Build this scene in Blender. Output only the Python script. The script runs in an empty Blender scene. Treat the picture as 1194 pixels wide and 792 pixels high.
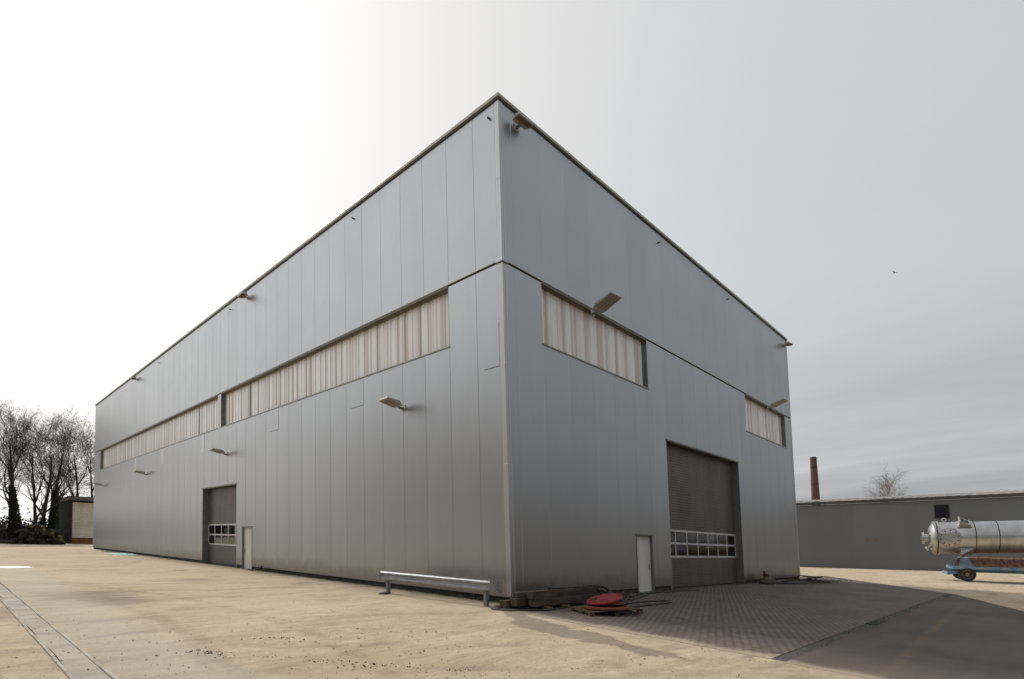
import bpy, bmesh, math, random
from mathutils import Vector, Matrix, noise
R = math.radians
scn = bpy.context.scene
col = scn.collection
rnd = random.Random(7)

# ------------------------------------------------------------------ site frame
# the yard lies on a gentle slope: heights h are measured above the plane z = GX*x + GY*y
GX, GY = -0.0377, 0.0393
def gz(x, y): return GX*x + GY*y
def sstep(a, b, t):
    t = max(0.0, min(1.0, (t-a)/(b-a))); return t*t*(3-2*t)
def gh(x, y):                                   # height of the ground in site terms
    return -0.2 + sstep(30, 58, x)*max(0.0, min(0.9, 0.017*(9-y)))
def S(x, y, h): return Vector((x, y, h + gz(x, y)))
def GP(x, y, dh=0.0): return S(x, y, gh(x, y)+dh)

# ------------------------------------------------------------------ mesh helpers
class MB:
    def __init__(s): s.v = []; s.f = []
    def add(s, vs, fs):
        o = len(s.v); s.v += [tuple(p) for p in vs]; s.f += [tuple(i+o for i in f) for f in fs]
    def box(s, x0, x1, y0, y1, z0, z1):
        vs = [(x0,y0,z0),(x1,y0,z0),(x1,y1,z0),(x0,y1,z0),(x0,y0,z1),(x1,y0,z1),(x1,y1,z1),(x0,y1,z1)]
        s.add(vs, [(0,3,2,1),(4,5,6,7),(0,1,5,4),(1,2,6,5),(2,3,7,6),(3,0,4,7)])
    def obox(s, c, ax, ay, az):                 # oriented box: centre and three half axes
        c, ax, ay, az = map(Vector, (c, ax, ay, az))
        vs = [c-ax-ay-az, c+ax-ay-az, c+ax+ay-az, c-ax+ay-az, c-ax-ay+az, c+ax-ay+az, c+ax+ay+az, c-ax+ay+az]
        s.add(vs, [(0,3,2,1),(4,5,6,7),(0,1,5,4),(1,2,6,5),(2,3,7,6),(3,0,4,7)])
    def prism(s, loop, vec):                    # loop of 3D points swept along vec
        n = len(loop); vec = Vector(vec)
        vs = [Vector(p) for p in loop] + [Vector(p)+vec for p in loop]
        fs = [(i, (i+1) % n, n+(i+1) % n, n+i) for i in range(n)]
        fs += [tuple(range(n-1, -1, -1)), tuple(range(n, 2*n))]
        s.add(vs, fs)
    def tube(s, pts, rad, n=8, cap=True):
        pts = [Vector(p) for p in pts]
        if not hasattr(rad, '__len__'): rad = [rad]*len(pts)
        rings = []; up = None
        for i, p in enumerate(pts):
            t = (pts[min(i+1, len(pts)-1)] - pts[max(i-1, 0)])
            if t.length < 1e-9: t = Vector((0,0,1))
            t.normalize()
            if up is None:
                up = Vector((0,0,1)) if abs(t.z) < 0.9 else Vector((1,0,0))
            a = t.cross(up)
            if a.length < 1e-6: a = t.orthogonal()
            a.normalize(); b = a.cross(t); up = b
            rings.append([p + (a*math.cos(2*math.pi*k/n) + b*math.sin(2*math.pi*k/n))*rad[i] for k in range(n)])
        vs = [q for r_ in rings for q in r_]; fs = []
        for i in range(len(pts)-1):
            for k in range(n):
                k2 = (k+1) % n
                fs.append((i*n+k, i*n+k2, (i+1)*n+k2, (i+1)*n+k))
        if cap:
            fs.append(tuple(range(n-1, -1, -1))); fs.append(tuple((len(pts)-1)*n+k for k in range(n)))
        s.add(vs, fs)
    def lathe(s, c, axis, prof, n=32):          # prof: (distance along axis, radius)
        c = Vector(c); axis = Vector(axis).normalized(); a = axis.orthogonal().normalized(); b = axis.cross(a)
        vs = []; fs = []
        for t, r_ in prof:
            for k in range(n):
                w = 2*math.pi*k/n
                vs.append(c + axis*t + (a*math.cos(w)+b*math.sin(w))*r_)
        for i in range(len(prof)-1):
            for k in range(n):
                k2 = (k+1) % n
                fs.append((i*n+k, i*n+k2, (i+1)*n+k2, (i+1)*n+k))
        fs.append(tuple(range(n-1, -1, -1))); fs.append(tuple((len(prof)-1)*n+k for k in range(n)))
        s.add(vs, fs)
    def build(s, name, mat, parent=None, site=False, org=None, bevel=0, smooth=False, loc=None):
        vs = [Vector(p) for p in s.v]
        if site: vs = [S(*p) for p in vs]
        if org is not None: vs = [p-Vector(org) for p in vs]
        me = bpy.data.meshes.new(name)
        me.from_pydata([tuple(p) for p in vs], [], s.f)
        bm = bmesh.new(); bm.from_mesh(me)
        if len(bm.faces) < 60000: bmesh.ops.recalc_face_normals(bm, faces=bm.faces)
        bm.to_mesh(me); bm.free()
        me.materials.append(mat)
        if smooth:
            for p in me.polygons: p.use_smooth = True
            if smooth == 'auto':
                try: me.set_sharp_from_angle(angle=R(40))
                except Exception: pass
        o = bpy.data.objects.new(name, me); col.objects.link(o)
        if parent: o.parent = parent
        if loc is not None: o.location = loc
        elif org is not None and not parent: o.location = org
        if bevel:
            b = o.modifiers.new('Bevel', 'BEVEL'); b.width = bevel; b.segments = 2; b.limit_method = 'ANGLE'; b.angle_limit = R(35)
        return o
def build_each(m, name, *a, **kw):
    """every loose piece of m becomes a mesh of its own"""
    par = list(range(len(m.v)))
    def find(i):
        while par[i] != i: par[i] = par[par[i]]; i = par[i]
        return i
    for f in m.f:
        for i in f[1:]: par[find(i)] = find(f[0])
    comps = {}
    for f in m.f: comps.setdefault(find(f[0]), []).append(f)
    out = []
    for fs in comps.values():
        q = MB(); ids = {}
        for f in fs:
            for i in f:
                if i not in ids: ids[i] = len(q.v); q.v.append(m.v[i])
            q.f.append(tuple(ids[i] for i in f))
        out.append(q.build(name, *a, **kw))
    return out
def tag(o, label=None, cat=None, group=None, kind=None):
    if label: o['label'] = label
    if cat: o['category'] = cat
    if group: o['group'] = group
    if kind: o['kind'] = kind
    return o
def empty(name, loc, label, cat, group=None, rot=None):
    o = bpy.data.objects.new(name, None); col.objects.link(o); o.location = loc
    o.empty_display_size = 0.2
    if rot is not None: o.rotation_euler = rot
    return tag(o, label, cat, group)
def copy_tree(o, parent=None):
    c = o.copy(); col.objects.link(c); c.parent = parent
    for ch in list(o.children): copy_tree(ch, c)
    return c

# ------------------------------------------------------------------ material helpers
class NT:
    def __init__(s, mat):
        s.nt = mat.node_tree; s.n = s.nt.nodes; s.l = s.nt.links
    def new(s, t, **kw):
        n = s.n.new(t)
        for k, v in kw.items(): setattr(n, k, v)
        return n
    def link(s, a, b): s.l.new(a, b)
    def val(s, sock, v):
        if hasattr(v, 'is_output') or isinstance(v, bpy.types.NodeSocket): s.l.new(v, sock)
        else: sock.default_value = v
    def math(s, op, a, b=0.0, c=0.0, clamp=False):
        n = s.new('ShaderNodeMath', operation=op, use_clamp=clamp)
        s.val(n.inputs[0], a); s.val(n.inputs[1], b); s.val(n.inputs[2], c)
        return n.outputs[0]
    def mix(s, f, a, b, mode='MIX'):
        n = s.new('ShaderNodeMix', data_type='RGBA', blend_type=mode)
        s.val(n.inputs[0], f); s.val(n.inputs[6], a); s.val(n.inputs[7], b)
        return n.outputs[2]
    def noise(s, vec, scale, detail=4, rough=0.55, dim='3D', dist=0.0):
        n = s.new('ShaderNodeTexNoise', noise_dimensions=dim)
        if dim == '1D': s.val(n.inputs['W'], vec)
        elif vec is not None: s.l.new(vec, n.inputs['Vector'])
        n.inputs['Scale'].default_value = scale; n.inputs['Detail'].default_value = detail
        n.inputs['Roughness'].default_value = rough; n.inputs['Distortion'].default_value = dist
        return n.outputs[0]
    def ramp(s, f, a, b):                       # linear remap a..b -> 0..1 smooth
        n = s.new('ShaderNodeMapRange', interpolation_type='SMOOTHSTEP')
        s.val(n.inputs[0], f); n.inputs[1].default_value = a; n.inputs[2].default_value = b
        return n.outputs[0]
    def pos(s): return s.new('ShaderNodeNewGeometry').outputs['Position']
    def obj(s): return s.new('ShaderNodeTexCoord').outputs['Object']
    def xyz(s, v):
        n = s.new('ShaderNodeSeparateXYZ'); s.l.new(v, n.inputs[0]); return n.outputs
    def mapping(s, v, scale=(1,1,1), rot=(0,0,0), loc=(0,0,0)):
        n = s.new('ShaderNodeMapping'); s.l.new(v, n.inputs[0])
        n.inputs['Scale'].default_value = scale; n.inputs['Rotation'].default_value = rot; n.inputs['Location'].default_value = loc
        return n.outputs[0]
    def bump(s, hgt, strength=0.3, dist=0.02, normal=None):
        n = s.new('ShaderNodeBump'); s.l.new(hgt, n.inputs['Height'])
        n.inputs['Strength'].default_value = strength; n.inputs['Distance'].default_value = dist
        if normal: s.l.new(normal, n.inputs['Normal'])
        return n.outputs[0]
def newmat(name):
    m = bpy.data.materials.new(name); m.use_nodes = True
    t = NT(m); b = t.n['Principled BSDF']
    return m, t, b
def c4(c): return (c[0], c[1], c[2], 1)
def simple(name, a, b=None, scale=6.0, rough=0.6, metal=0.0, bump=0.0, bscale=40, rvar=0.15, stretch=(1,1,1), spec=0.5):
    m, t, p = newmat(name)
    v = t.mapping(t.obj(), scale=stretch)
    n = t.noise(v, scale, 6, 0.6)
    b = b or tuple(x*0.75 for x in a)
    t.link(t.mix(t.ramp(n, 0.35, 0.68), c4(a), c4(b)), p.inputs['Base Color'])
    t.link(t.math('MULTIPLY_ADD', n, rvar, rough-rvar/2), p.inputs['Roughness'])
    p.inputs['Metallic'].default_value = metal
    p.inputs['Specular IOR Level'].default_value = spec
    if bump: t.link(t.bump(t.noise(v, bscale, 4, 0.6), bump, 0.01), p.inputs['Normal'])
    return m

M = {}
def cladding(name, base, metal, rough, dirt=0.5):
    m, t, p = newmat(name)
    g = t.new('ShaderNodeNewGeometry'); pos = g.outputs['Position']; isl = g.outputs['Random Per Island']
    x, y, z = t.xyz(pos)
    h = t.math('SUBTRACT', z, t.math('ADD', t.math('MULTIPLY', x, GX), t.math('MULTIPLY', y, GY)))
    v = t.math('MULTIPLY_ADD', isl, 0.05, 0.975)
    streak = t.noise(t.mapping(pos, scale=(3.0, 3.0, 0.12)), 2.0, 5, 0.6)
    blot = t.noise(t.mapping(pos, scale=(1, 1, 0.5)), 0.35, 3, 0.5)
    v = t.math('MULTIPLY', v, t.math('MULTIPLY_ADD', streak, 0.055, 0.972))
    v = t.math('MULTIPLY', v, t.math('MULTIPLY_ADD', blot, 0.08, 0.96))
    cb = t.new('ShaderNodeVectorMath', operation='SCALE'); cb.inputs[0].default_value = base; t.link(v, cb.inputs['Scale'])
    # splash dirt just over the yard
    spl = t.math('ADD', h, t.math('MULTIPLY', t.noise(pos, 1.6, 5, 0.65), -1.0))
    df = t.math('MULTIPLY', t.ramp(spl, 0.35, -0.45), dirt)
    t.link(t.mix(df, cb.outputs[0], (0.2, 0.165, 0.125, 1)), p.inputs['Base Color'])
    p.inputs['Metallic'].default_value = metal
    t.link(t.math('MULTIPLY_ADD', t.noise(pos, 0.8, 4, 0.6), 0.07, rough-0.035), p.inputs['Roughness'])
    can = t.noise(t.mapping(pos, scale=(0.9, 0.9, 0.35)), 1.1, 2, 0.4)
    t.link(t.bump(can, 0.03, 0.2), p.inputs['Normal'])
    return m
M['panel'] = cladding('silver_cladding', (0.405, 0.416, 0.432), 0.95, 0.40)
M['trim'] = cladding('silver_trim', (0.47, 0.475, 0.48), 0.85, 0.46, 0.3)
M['patch'] = cladding('pale_patch', (0.54, 0.54, 0.53), 0.85, 0.42, 0.0)
M['coping'] = simple('coping_grey', (0.36, 0.36, 0.33), (0.28, 0.28, 0.25), 3, 0.45, 0.4)
M['reveal'] = simple('olive_reveal', (0.16, 0.145, 0.115), (0.11, 0.10, 0.08), 3, 0.5, 0.1)
M['reveal_grey'] = simple('grey_reveal', (0.19, 0.195, 0.19), (0.15, 0.15, 0.145), 3, 0.5, 0.3)
M['dark'] = simple('dark_gap', (0.02, 0.02, 0.02), (0.03, 0.028, 0.025), 4, 0.8)
M['plinth'] = simple('stained_concrete', (0.07, 0.062, 0.052), (0.03, 0.028, 0.022), 3, 0.9, bump=0.4)
M['white_paint'] = simple('white_door_paint', (0.68, 0.68, 0.64), (0.58, 0.57, 0.52), 2.5, 0.45, rvar=0.2, stretch=(1,1,.3))
M['white_frame'] = simple('pale_aluminium', (0.62, 0.62, 0.62), (0.5, 0.5, 0.5), 3, 0.4, 0.2)
M['steel'] = simple('brushed_steel', (0.55, 0.55, 0.54), (0.4, 0.4, 0.4), 10, 0.35, 0.9)
M['galv'] = simple('galvanised_steel', (0.36, 0.37, 0.38), (0.27, 0.28, 0.29), 9, 0.5, 0.7, stretch=(1,.4,1))
M['galv_dark'] = simple('weathered_galvanised_steel', (0.24, 0.26, 0.27), (0.15, 0.16, 0.17), 7, 0.55, 0.5)
M['lamp'] = simple('lamp_housing', (0.42, 0.42, 0.39), (0.34, 0.34, 0.31), 5, 0.45, 0.3)
M['lens'] = simple('lamp_lens', (0.30, 0.285, 0.22), (0.22, 0.21, 0.16), 8, 0.25)
M['brown_lamp'] = simple('brown_lamp_underside', (0.13, 0.105, 0.08), (0.1, 0.08, 0.06), 6, 0.5)

def door_mat(name, base):
    m, t, p = newmat(name)
    pos = t.pos(); x, y, z = t.xyz(pos)
    n = t.noise(t.mapping(pos, scale=(1, 1, 0.35)), 1.5, 5, 0.6)
    t.link(t.mix(t.ramp(n, 0.3, 0.75), c4(base), c4(tuple(q*0.72 for q in base))), p.inputs['Base Color'])
    p.inputs['Roughness'].default_value = 0.48; p.inputs['Metallic'].default_value = 0.25
    return m
M['roller'] = door_mat('brown_grey_door_slats', (0.135, 0.122, 0.115))
def pane_mat():
    m, t, p = newmat('ribbed_window_panel')
    pos = t.pos(); x, y, z = t.xyz(pos)
    s = t.math('ADD', x, y)
    wob = t.noise(s, 0.6, 3, 0.6, '1D')
    s2 = t.math('MULTIPLY_ADD', wob, 1.6, s)
    fr = t.math('FRACT', t.math('DIVIDE', s2, 0.72))
    tri = t.math('ABSOLUTE', t.math('MULTIPLY_ADD', fr, 2.0, -1.0))
    fine = t.noise(s, 6.0, 3, 0.6, '1D')
    f = t.ramp(t.math('ADD', tri, t.math('MULTIPLY_ADD', fine, 1.1, -0.5)), 0.25, 1.05)
    dirt = t.noise(t.mapping(pos, scale=(2, 2, 0.3)), 1.5, 5, 0.6)
    c = t.mix(f, (0.84, 0.845, 0.85, 1), (0.58, 0.51, 0.475, 1))
    c = t.mix(t.math('MULTIPLY', t.ramp(dirt, 0.45, 0.8), 0.3), c, (0.50, 0.43, 0.37, 1))
    t.link(c, p.inputs['Base Color'])
    p.inputs['Roughness'].default_value = 0.32
    return m
M['pane'] = pane_mat()
def glass_mat():
    m, t, p = newmat('thin_glass')
    out = t.n['Material Output']
    tr = t.new('ShaderNodeBsdfTransparent'); tr.inputs[0].default_value = (0.62, 0.64, 0.63, 1)
    gl = t.new('ShaderNodeBsdfGlossy'); gl.inputs['Roughness'].default_value = 0.06
    gl.inputs[0].default_value = (0.8, 0.8, 0.8, 1)
    fr = t.new('ShaderNodeFresnel'); fr.inputs[0].default_value = 1.5
    mx = t.new('ShaderNodeMixShader')
    t.link(t.math('MULTIPLY_ADD', fr.outputs[0], 0.9, 0.10), mx.inputs[0])
    t.link(tr.outputs[0], mx.inputs[1]); t.link(gl.outputs[0], mx.inputs[2])
    t.link(mx.outputs[0], out.inputs[0])
    return m
M['glass'] = glass_mat()
M['dark_glass'] = simple('dark_glass', (0.012, 0.014, 0.02), (0.02, 0.022, 0.03), 4, 0.12)

def dirt_mat():
    m, t, p = newmat('sandy_dirt')
    pos = t.pos(); x, y, z = t.xyz(pos)
    flat = t.mapping(pos, scale=(1, 1, 0))
    big = t.noise(flat, 0.16, 4, 0.55)
    mid = t.noise(t.mapping(pos, scale=(0.5, 1.3, 0), rot=(0, 0, R(48))), 1.5, 9, 0.68, dist=1.0)
    swirl = t.noise(t.mapping(pos, scale=(0.5, 1.2, 0), rot=(0, 0, R(75))), 0.55, 5, 0.6, dist=1.2)
    fine = t.noise(flat, 14, 6, 0.7)
    grain = t.noise(flat, 60, 3, 0.7)
    c = t.mix(t.ramp(mid, 0.32, 0.7), (0.53, 0.44, 0.32, 1), (0.42, 0.34, 0.24, 1))
    c = t.mix(t.math('MULTIPLY', t.ramp(swirl, 0.5, 0.72), 0.6), c, (0.22, 0.185, 0.145, 1))
    c = t.mix(t.math('MULTIPLY', t.ramp(big, 0.48, 0.72), 0.6), c, (0.64, 0.54, 0.39, 1))
    smear = t.noise(t.mapping(pos, scale=(0.22, 1.6, 0), rot=(0, 0, R(40))), 1.3, 8, 0.7, dist=0.8)
    c = t.mix(t.math('MULTIPLY', t.ramp(smear, 0.54, 0.70), 0.6), c, (0.67, 0.58, 0.44, 1))
    c = t.mix(t.math('MULTIPLY', t.ramp(smear, 0.46, 0.33), 0.55), c, (0.24, 0.2, 0.15, 1))
    c = t.mix(t.math('MULTIPLY', t.ramp(fine, 0.52, 0.72), 0.6), c, (0.24, 0.19, 0.135, 1))
    gr3 = t.noise(flat, 5.0, 8, 0.72)
    c = t.mix(t.math('MULTIPLY', t.ramp(gr3, 0.54, 0.70), 0.5), c, (0.27, 0.22, 0.16, 1))
    c = t.mix(t.math('MULTIPLY', t.ramp(gr3, 0.46, 0.32), 0.5), c, (0.67, 0.575, 0.43, 1))
    c = t.mix(t.math('MULTIPLY', t.ramp(grain, 0.42, 0.7), 0.38), c, (0.22, 0.18, 0.13, 1))
    # ochre patch of disturbed soil near the viewpoint
    dx = t.math('ADD', x, 7.9); dy = t.math('ADD', y, 4.2)
    rr = t.math('SQRT', t.math('ADD', t.math('MULTIPLY', dx, dx), t.math('MULTIPLY', dy, dy)))
    pf = t.ramp(t.math('MULTIPLY_ADD', t.noise(flat, 0.9, 5, 0.6), 2.4, rr), 3.4, 1.4)
    c = t.mix(t.math('MULTIPLY', pf, 0.35), c, (0.42, 0.29, 0.17, 1))
    # darker brown band curving out from the hall corner, with a clear rim
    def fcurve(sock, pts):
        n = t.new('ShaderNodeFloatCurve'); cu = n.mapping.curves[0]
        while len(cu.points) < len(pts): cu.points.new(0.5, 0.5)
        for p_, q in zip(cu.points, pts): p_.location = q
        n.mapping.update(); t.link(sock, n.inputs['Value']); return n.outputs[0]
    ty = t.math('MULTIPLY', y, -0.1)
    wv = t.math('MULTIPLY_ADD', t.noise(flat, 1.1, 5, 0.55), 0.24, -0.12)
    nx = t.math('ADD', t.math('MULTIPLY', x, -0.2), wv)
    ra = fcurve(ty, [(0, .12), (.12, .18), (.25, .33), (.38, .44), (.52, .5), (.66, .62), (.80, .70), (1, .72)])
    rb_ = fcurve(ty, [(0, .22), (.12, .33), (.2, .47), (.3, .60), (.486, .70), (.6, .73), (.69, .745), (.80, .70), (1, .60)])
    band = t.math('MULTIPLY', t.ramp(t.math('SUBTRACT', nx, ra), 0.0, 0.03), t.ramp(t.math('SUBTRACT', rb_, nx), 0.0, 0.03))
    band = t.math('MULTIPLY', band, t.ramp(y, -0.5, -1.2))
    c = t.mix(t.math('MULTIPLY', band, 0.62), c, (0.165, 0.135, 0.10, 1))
    # oily smear beside the channel
    for cx, cy, r1 in ((9.3, -8.6, 1.9), (8.6, -6.3, 1.5), (10.9, -5.0, 1.2)):
        ex = t.math('ADD', x, cx); ee = t.math('ADD', y, cy)
        r2_ = t.math('SQRT', t.math('ADD', t.math('MULTIPLY', ex, ex), t.math('MULTIPLY', t.math('MULTIPLY', ee, ee), 0.5)))
        sm = t.ramp(t.math('MULTIPLY_ADD', t.noise(t.mapping(pos, scale=(.6, 1.4, 0), rot=(0, 0, R(48))), 1.4, 6, 0.65), 2.2, r2_), r1+1.0, r1-.4)
        c = t.mix(t.math('MULTIPLY', sm, 0.6), c, (0.13, 0.11, 0.085, 1))
    # tyre arcs swept by turning lorries
    for ax, ay, r0, am in ((-34, 2, 25.2, .42), (-34, 2, 27.1, .42), (-20, -22, 21.0, .34), (-20, -22, 23.0, .34), (4, 34, 24.5, .34), (4, 34, 26.5, .34), (-26, 38, 24.0, .3)):
        ux = t.math('SUBTRACT', x, ax); uy = t.math('SUBTRACT', y, ay)
        rr_ = t.math('SQRT', t.math('ADD', t.math('MULTIPLY', ux, ux), t.math('MULTIPLY', uy, uy)))
        off = t.math('ABSOLUTE', t.math('SUBTRACT', t.math('MULTIPLY_ADD', t.noise(flat, 0.5, 3, 0.5), 0.5, rr_), r0+.25))
        ta = t.math('MULTIPLY', t.ramp(off, 0.26, 0.12), t.ramp(t.noise(flat, 0.8, 6, 0.7), 0.38, 0.62))
        c = t.mix(t.math('MULTIPLY', ta, am), c, (0.20, 0.165, 0.12, 1))
    # black crumbs of muck on the drive
    sp = t.noise(flat, 3.2, 7, 0.72)
    c = t.mix(t.math('MULTIPLY', t.ramp(sp, 0.66, 0.74), 0.7), c, (0.10, 0.078, 0.055, 1))
    # dark olive strip at the foot of the left wall
    ms = t.math('MULTIPLY', t.ramp(t.math('MULTIPLY_ADD', t.noise(flat, 1.3, 5, 0.65), 1.6, t.math('ABSOLUTE', t.math('ADD', x, 0.1))), 1.45, 0.75), t.ramp(y, 40, 2))
    c = t.mix(t.math('MULTIPLY', ms, 0.6), c, (0.09, 0.085, 0.045, 1))
    # pale grey crust at the left rim of the drive
    wv2 = t.math('MULTIPLY_ADD', t.noise(flat, 0.5, 4, 0.6), 1.6, -0.8)
    g2 = t.math('MULTIPLY', t.ramp(t.math('ABSOLUTE', t.math('ADD', t.math('ADD', x, 10.0), wv2)), 1.3, 0.3), 0.4)
    c = t.mix(g2, c, (0.46, 0.43, 0.36, 1))
    t.link(c, p.inputs['Base Color'])
    p.inputs['Roughness'].default_value = 0.93; p.inputs['Specular IOR Level'].default_value = 0.2
    hgt = t.math('ADD', t.math('MULTIPLY', fine, 0.6), t.math('MULTIPLY', grain, 0.25))
    hgt = t.math('ADD', hgt, t.math('MULTIPLY', mid, 0.7))
    t.link(t.bump(hgt, 0.9, 0.045), p.inputs['Normal'])
    return m
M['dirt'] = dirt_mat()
def dust_factor(t, x, y, flat, a0=-0.95, w=0.35):
    wv = t.math('MULTIPLY_ADD', t.noise(flat, 0.9, 6, 0.65), 1.1, -0.55)
    e = t.math('SUBTRACT', t.math('ADD', x, wv), t.math('MULTIPLY_ADD', y, 0.14, a0))
    return t.ramp(e, w, -0.15)
def paving_mat():
    m, t, p = newmat('block_paving')
    pos = t.pos(); x, y, z = t.xyz(pos)
    flat = t.mapping(pos, scale=(1, 1, 0))
    wob = t.new('ShaderNodeVectorMath', operation='ADD')
    nz = t.new('ShaderNodeTexNoise'); t.link(flat, nz.inputs['Vector']); nz.inputs['Scale'].default_value = 0.6
    sc = t.new('ShaderNodeVectorMath', operation='SCALE'); t.link(nz.outputs['Color'], sc.inputs[0]); sc.inputs['Scale'].default_value = 0.07
    t.link(flat, wob.inputs[0]); t.link(sc.outputs[0], wob.inputs[1])
    wx, wy, wz = t.xyz(wob.outputs[0])
    da = t.math('SUBTRACT', t.math('MULTIPLY', wx, .7071), t.math('MULTIPLY', wy, .7071)); dd = t.math('ADD', t.math('MULTIPLY', wx, .7071), t.math('MULTIPLY', wy, .7071))
    ry = t.math('DIVIDE', dd, 0.22); row = t.math('FLOOR', ry); fv = t.math('FRACT', ry)
    ux = t.math('ADD', t.math('DIVIDE', da, 0.17), t.math('MULTIPLY', t.math('MODULO', t.math('ABSOLUTE', row), 2.0), 0.5))
    colm = t.math('FLOOR', ux); fu = t.math('FRACT', ux)
    du = t.math('MINIMUM', fu, t.math('SUBTRACT', 1.0, fu)); dv = t.math('MINIMUM', fv, t.math('SUBTRACT', 1.0, fv))
    head = t.math('MULTIPLY', t.ramp(du, 0.20, 0.11), t.ramp(dv, 0.05, 0.22))
    bed = t.math('MULTIPLY', t.ramp(dv, 0.08, 0.03), 0.2)
    joint = t.math('MAXIMUM', head, bed)
    cid = t.new('ShaderNodeCombineXYZ'); t.link(colm, cid.inputs[0]); t.link(row, cid.inputs[1])
    wn = t.new('ShaderNodeTexWhiteNoise', noise_dimensions='2D'); t.link(cid.outputs[0], wn.inputs['Vector'])
    stone = t.mix(wn.outputs['Value'], (0.16, 0.127, 0.105, 1), (0.115, 0.091, 0.075, 1))
    brc = t.mix(t.math('MULTIPLY', joint, t.math('MULTIPLY_ADD', t.ramp(t.noise(flat, 0.5, 5, 0.65), 0.3, 0.7), 0.6, 0.35)), stone, (0.030, 0.026, 0.020, 1))
    big = t.noise(flat, 0.35, 5, 0.6)
    fine = t.noise(flat, 18, 5, 0.7)
    c = t.mix(t.math('MULTIPLY', t.ramp(big, 0.42, 0.7), 0.45), brc, (0.085, 0.072, 0.062, 1))
    c = t.mix(t.math('MULTIPLY', t.ramp(fine, 0.5, 0.8), 0.3), c, (0.16, 0.14, 0.12, 1))
    # worn tyre lanes into the big door
    st = t.noise(t.mapping(pos, scale=(0.25, 1.3, 0), rot=(0, 0, R(28))), 0.9, 4, 0.55)
    c = t.mix(t.math('MULTIPLY', t.ramp(st, 0.5, 0.75), 0.45), c, (0.115, 0.093, 0.076, 1))
    # green film by the far corner of the hall
    dx = t.math('SUBTRACT', x, 25.5); dy = t.math('ADD', y, 0.8)
    rr = t.math('SQRT', t.math('ADD', t.math('MULTIPLY', dx, t.math('MULTIPLY', dx, 0.12)), t.math('MULTIPLY', dy, t.math('MULTIPLY', dy, 0.5))))
    ms = t.ramp(t.math('MULTIPLY_ADD', t.noise(flat, 1.1, 5, 0.6), 1.6, rr), 2.6, 1.2)
    c = t.mix(t.math('MULTIPLY', ms, 0.6), c, (0.085, 0.085, 0.04, 1))
    c = t.mix(t.math('MULTIPLY', dust_factor(t, x, y, flat), 0.92), c, (0.36, 0.305, 0.225, 1))
    t.link(c, p.inputs['Base Color'])
    t.link(t.math('MULTIPLY_ADD', big, 0.3, 0.62), p.inputs['Roughness']); p.inputs['Specular IOR Level'].default_value = 0.3
    bp = t.bump(t.math('SUBTRACT', 1.0, joint), 0.7, 0.012)
    t.link(t.bump(fine, 0.25, 0.01, bp), p.inputs['Normal'])
    return m
M['paving'] = paving_mat()
def asphalt_mat():
    m, t, p = newmat('worn_asphalt')
    pos = t.pos(); x, y, z = t.xyz(pos); flat = t.mapping(pos, scale=(1, 1, 0))
    big = t.noise(flat, 0.3, 5, 0.6); fine = t.noise(flat, 45, 4, 0.75)
    st = t.noise(t.mapping(pos, scale=(0.16, 1.6, 0), rot=(0, 0, R(8))), 0.9, 5, 0.6)
    c = t.mix(t.ramp(big, 0.35, 0.7), (0.095, 0.075, 0.06, 1), (0.065, 0.052, 0.043, 1))
    c = t.mix(t.math('MULTIPLY', t.ramp(st, 0.45, 0.72), 0.5), c, (0.125, 0.099, 0.078, 1))
    c = t.mix(t.math('MULTIPLY', t.ramp(fine, 0.5, 0.8), 0.45), c, (0.19, 0.165, 0.14, 1))
    # a nearly worn away orange line
    ln = t.ramp(t.math('ABSOLUTE', t.math('ADD', t.math('SUBTRACT', y, t.math('MULTIPLY', x, 0.03)), 9.9)), 0.16, 0.05)
    lw = t.math('MULTIPLY', ln, t.ramp(t.noise(flat, 2.3, 5, 0.7), 0.35, 0.65))
    c = t.mix(t.math('MULTIPLY', lw, 0.28), c, (0.20, 0.12, 0.06, 1))
    c = t.mix(t.math('MULTIPLY', dust_factor(t, x, y, flat, -1.15, 0.4), 0.9), c, (0.34, 0.285, 0.21, 1))
    t.link(c, p.inputs['Base Color'])
    t.link(t.math('MULTIPLY_ADD', big, 0.25, 0.65), p.inputs['Roughness']); p.inputs['Specular IOR Level'].default_value = 0.3
    t.link(t.bump(fine, 0.35, 0.01), p.inputs['Normal'])
    return m
M['asphalt'] = asphalt_mat()
M['gutter'] = simple('gutter_concrete', (0.08, 0.068, 0.056), (0.05, 0.043, 0.036), 2.5, 0.85, bump=0.4)
M['kerb'] = simple('pale_kerb_concrete', (0.40, 0.37, 0.31), (0.27, 0.24, 0.19), 2.2, 0.9, bump=0.5)
M['channel'] = simple('muddy_channel', (0.27, 0.24, 0.195), (0.38, 0.34, 0.28), 1.3, 0.9, bump=0.5)
M['iron'] = simple('cast_iron', (0.03, 0.028, 0.025), (0.05, 0.04, 0.03), 8, 0.7, 0.3)
M['tar_wood'] = simple('tarred_timber', (0.085, 0.055, 0.037), (0.03, 0.021, 0.016), 4, 0.85, bump=0.8, bscale=22, stretch=(.25,1,1))
M['raw_wood'] = simple('rough_wood', (0.13, 0.085, 0.05), (0.075, 0.05, 0.032), 6, 0.85, bump=0.6, stretch=(.4,1,1))
M['grey_wood'] = simple('weathered_board', (0.24, 0.20, 0.155), (0.13, 0.10, 0.08), 5, 0.9, bump=0.6, stretch=(.3,1,1))
M['orange_wood'] = simple('orange_brown_stump', (0.17, 0.085, 0.035), (0.07, 0.04, 0.02), 5, 0.85, bump=0.6)
M['red'] = simple('faded_red_paint', (0.27, 0.018, 0.02), (0.19, 0.014, 0.014), 5, 0.5, bump=0.15)
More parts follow.
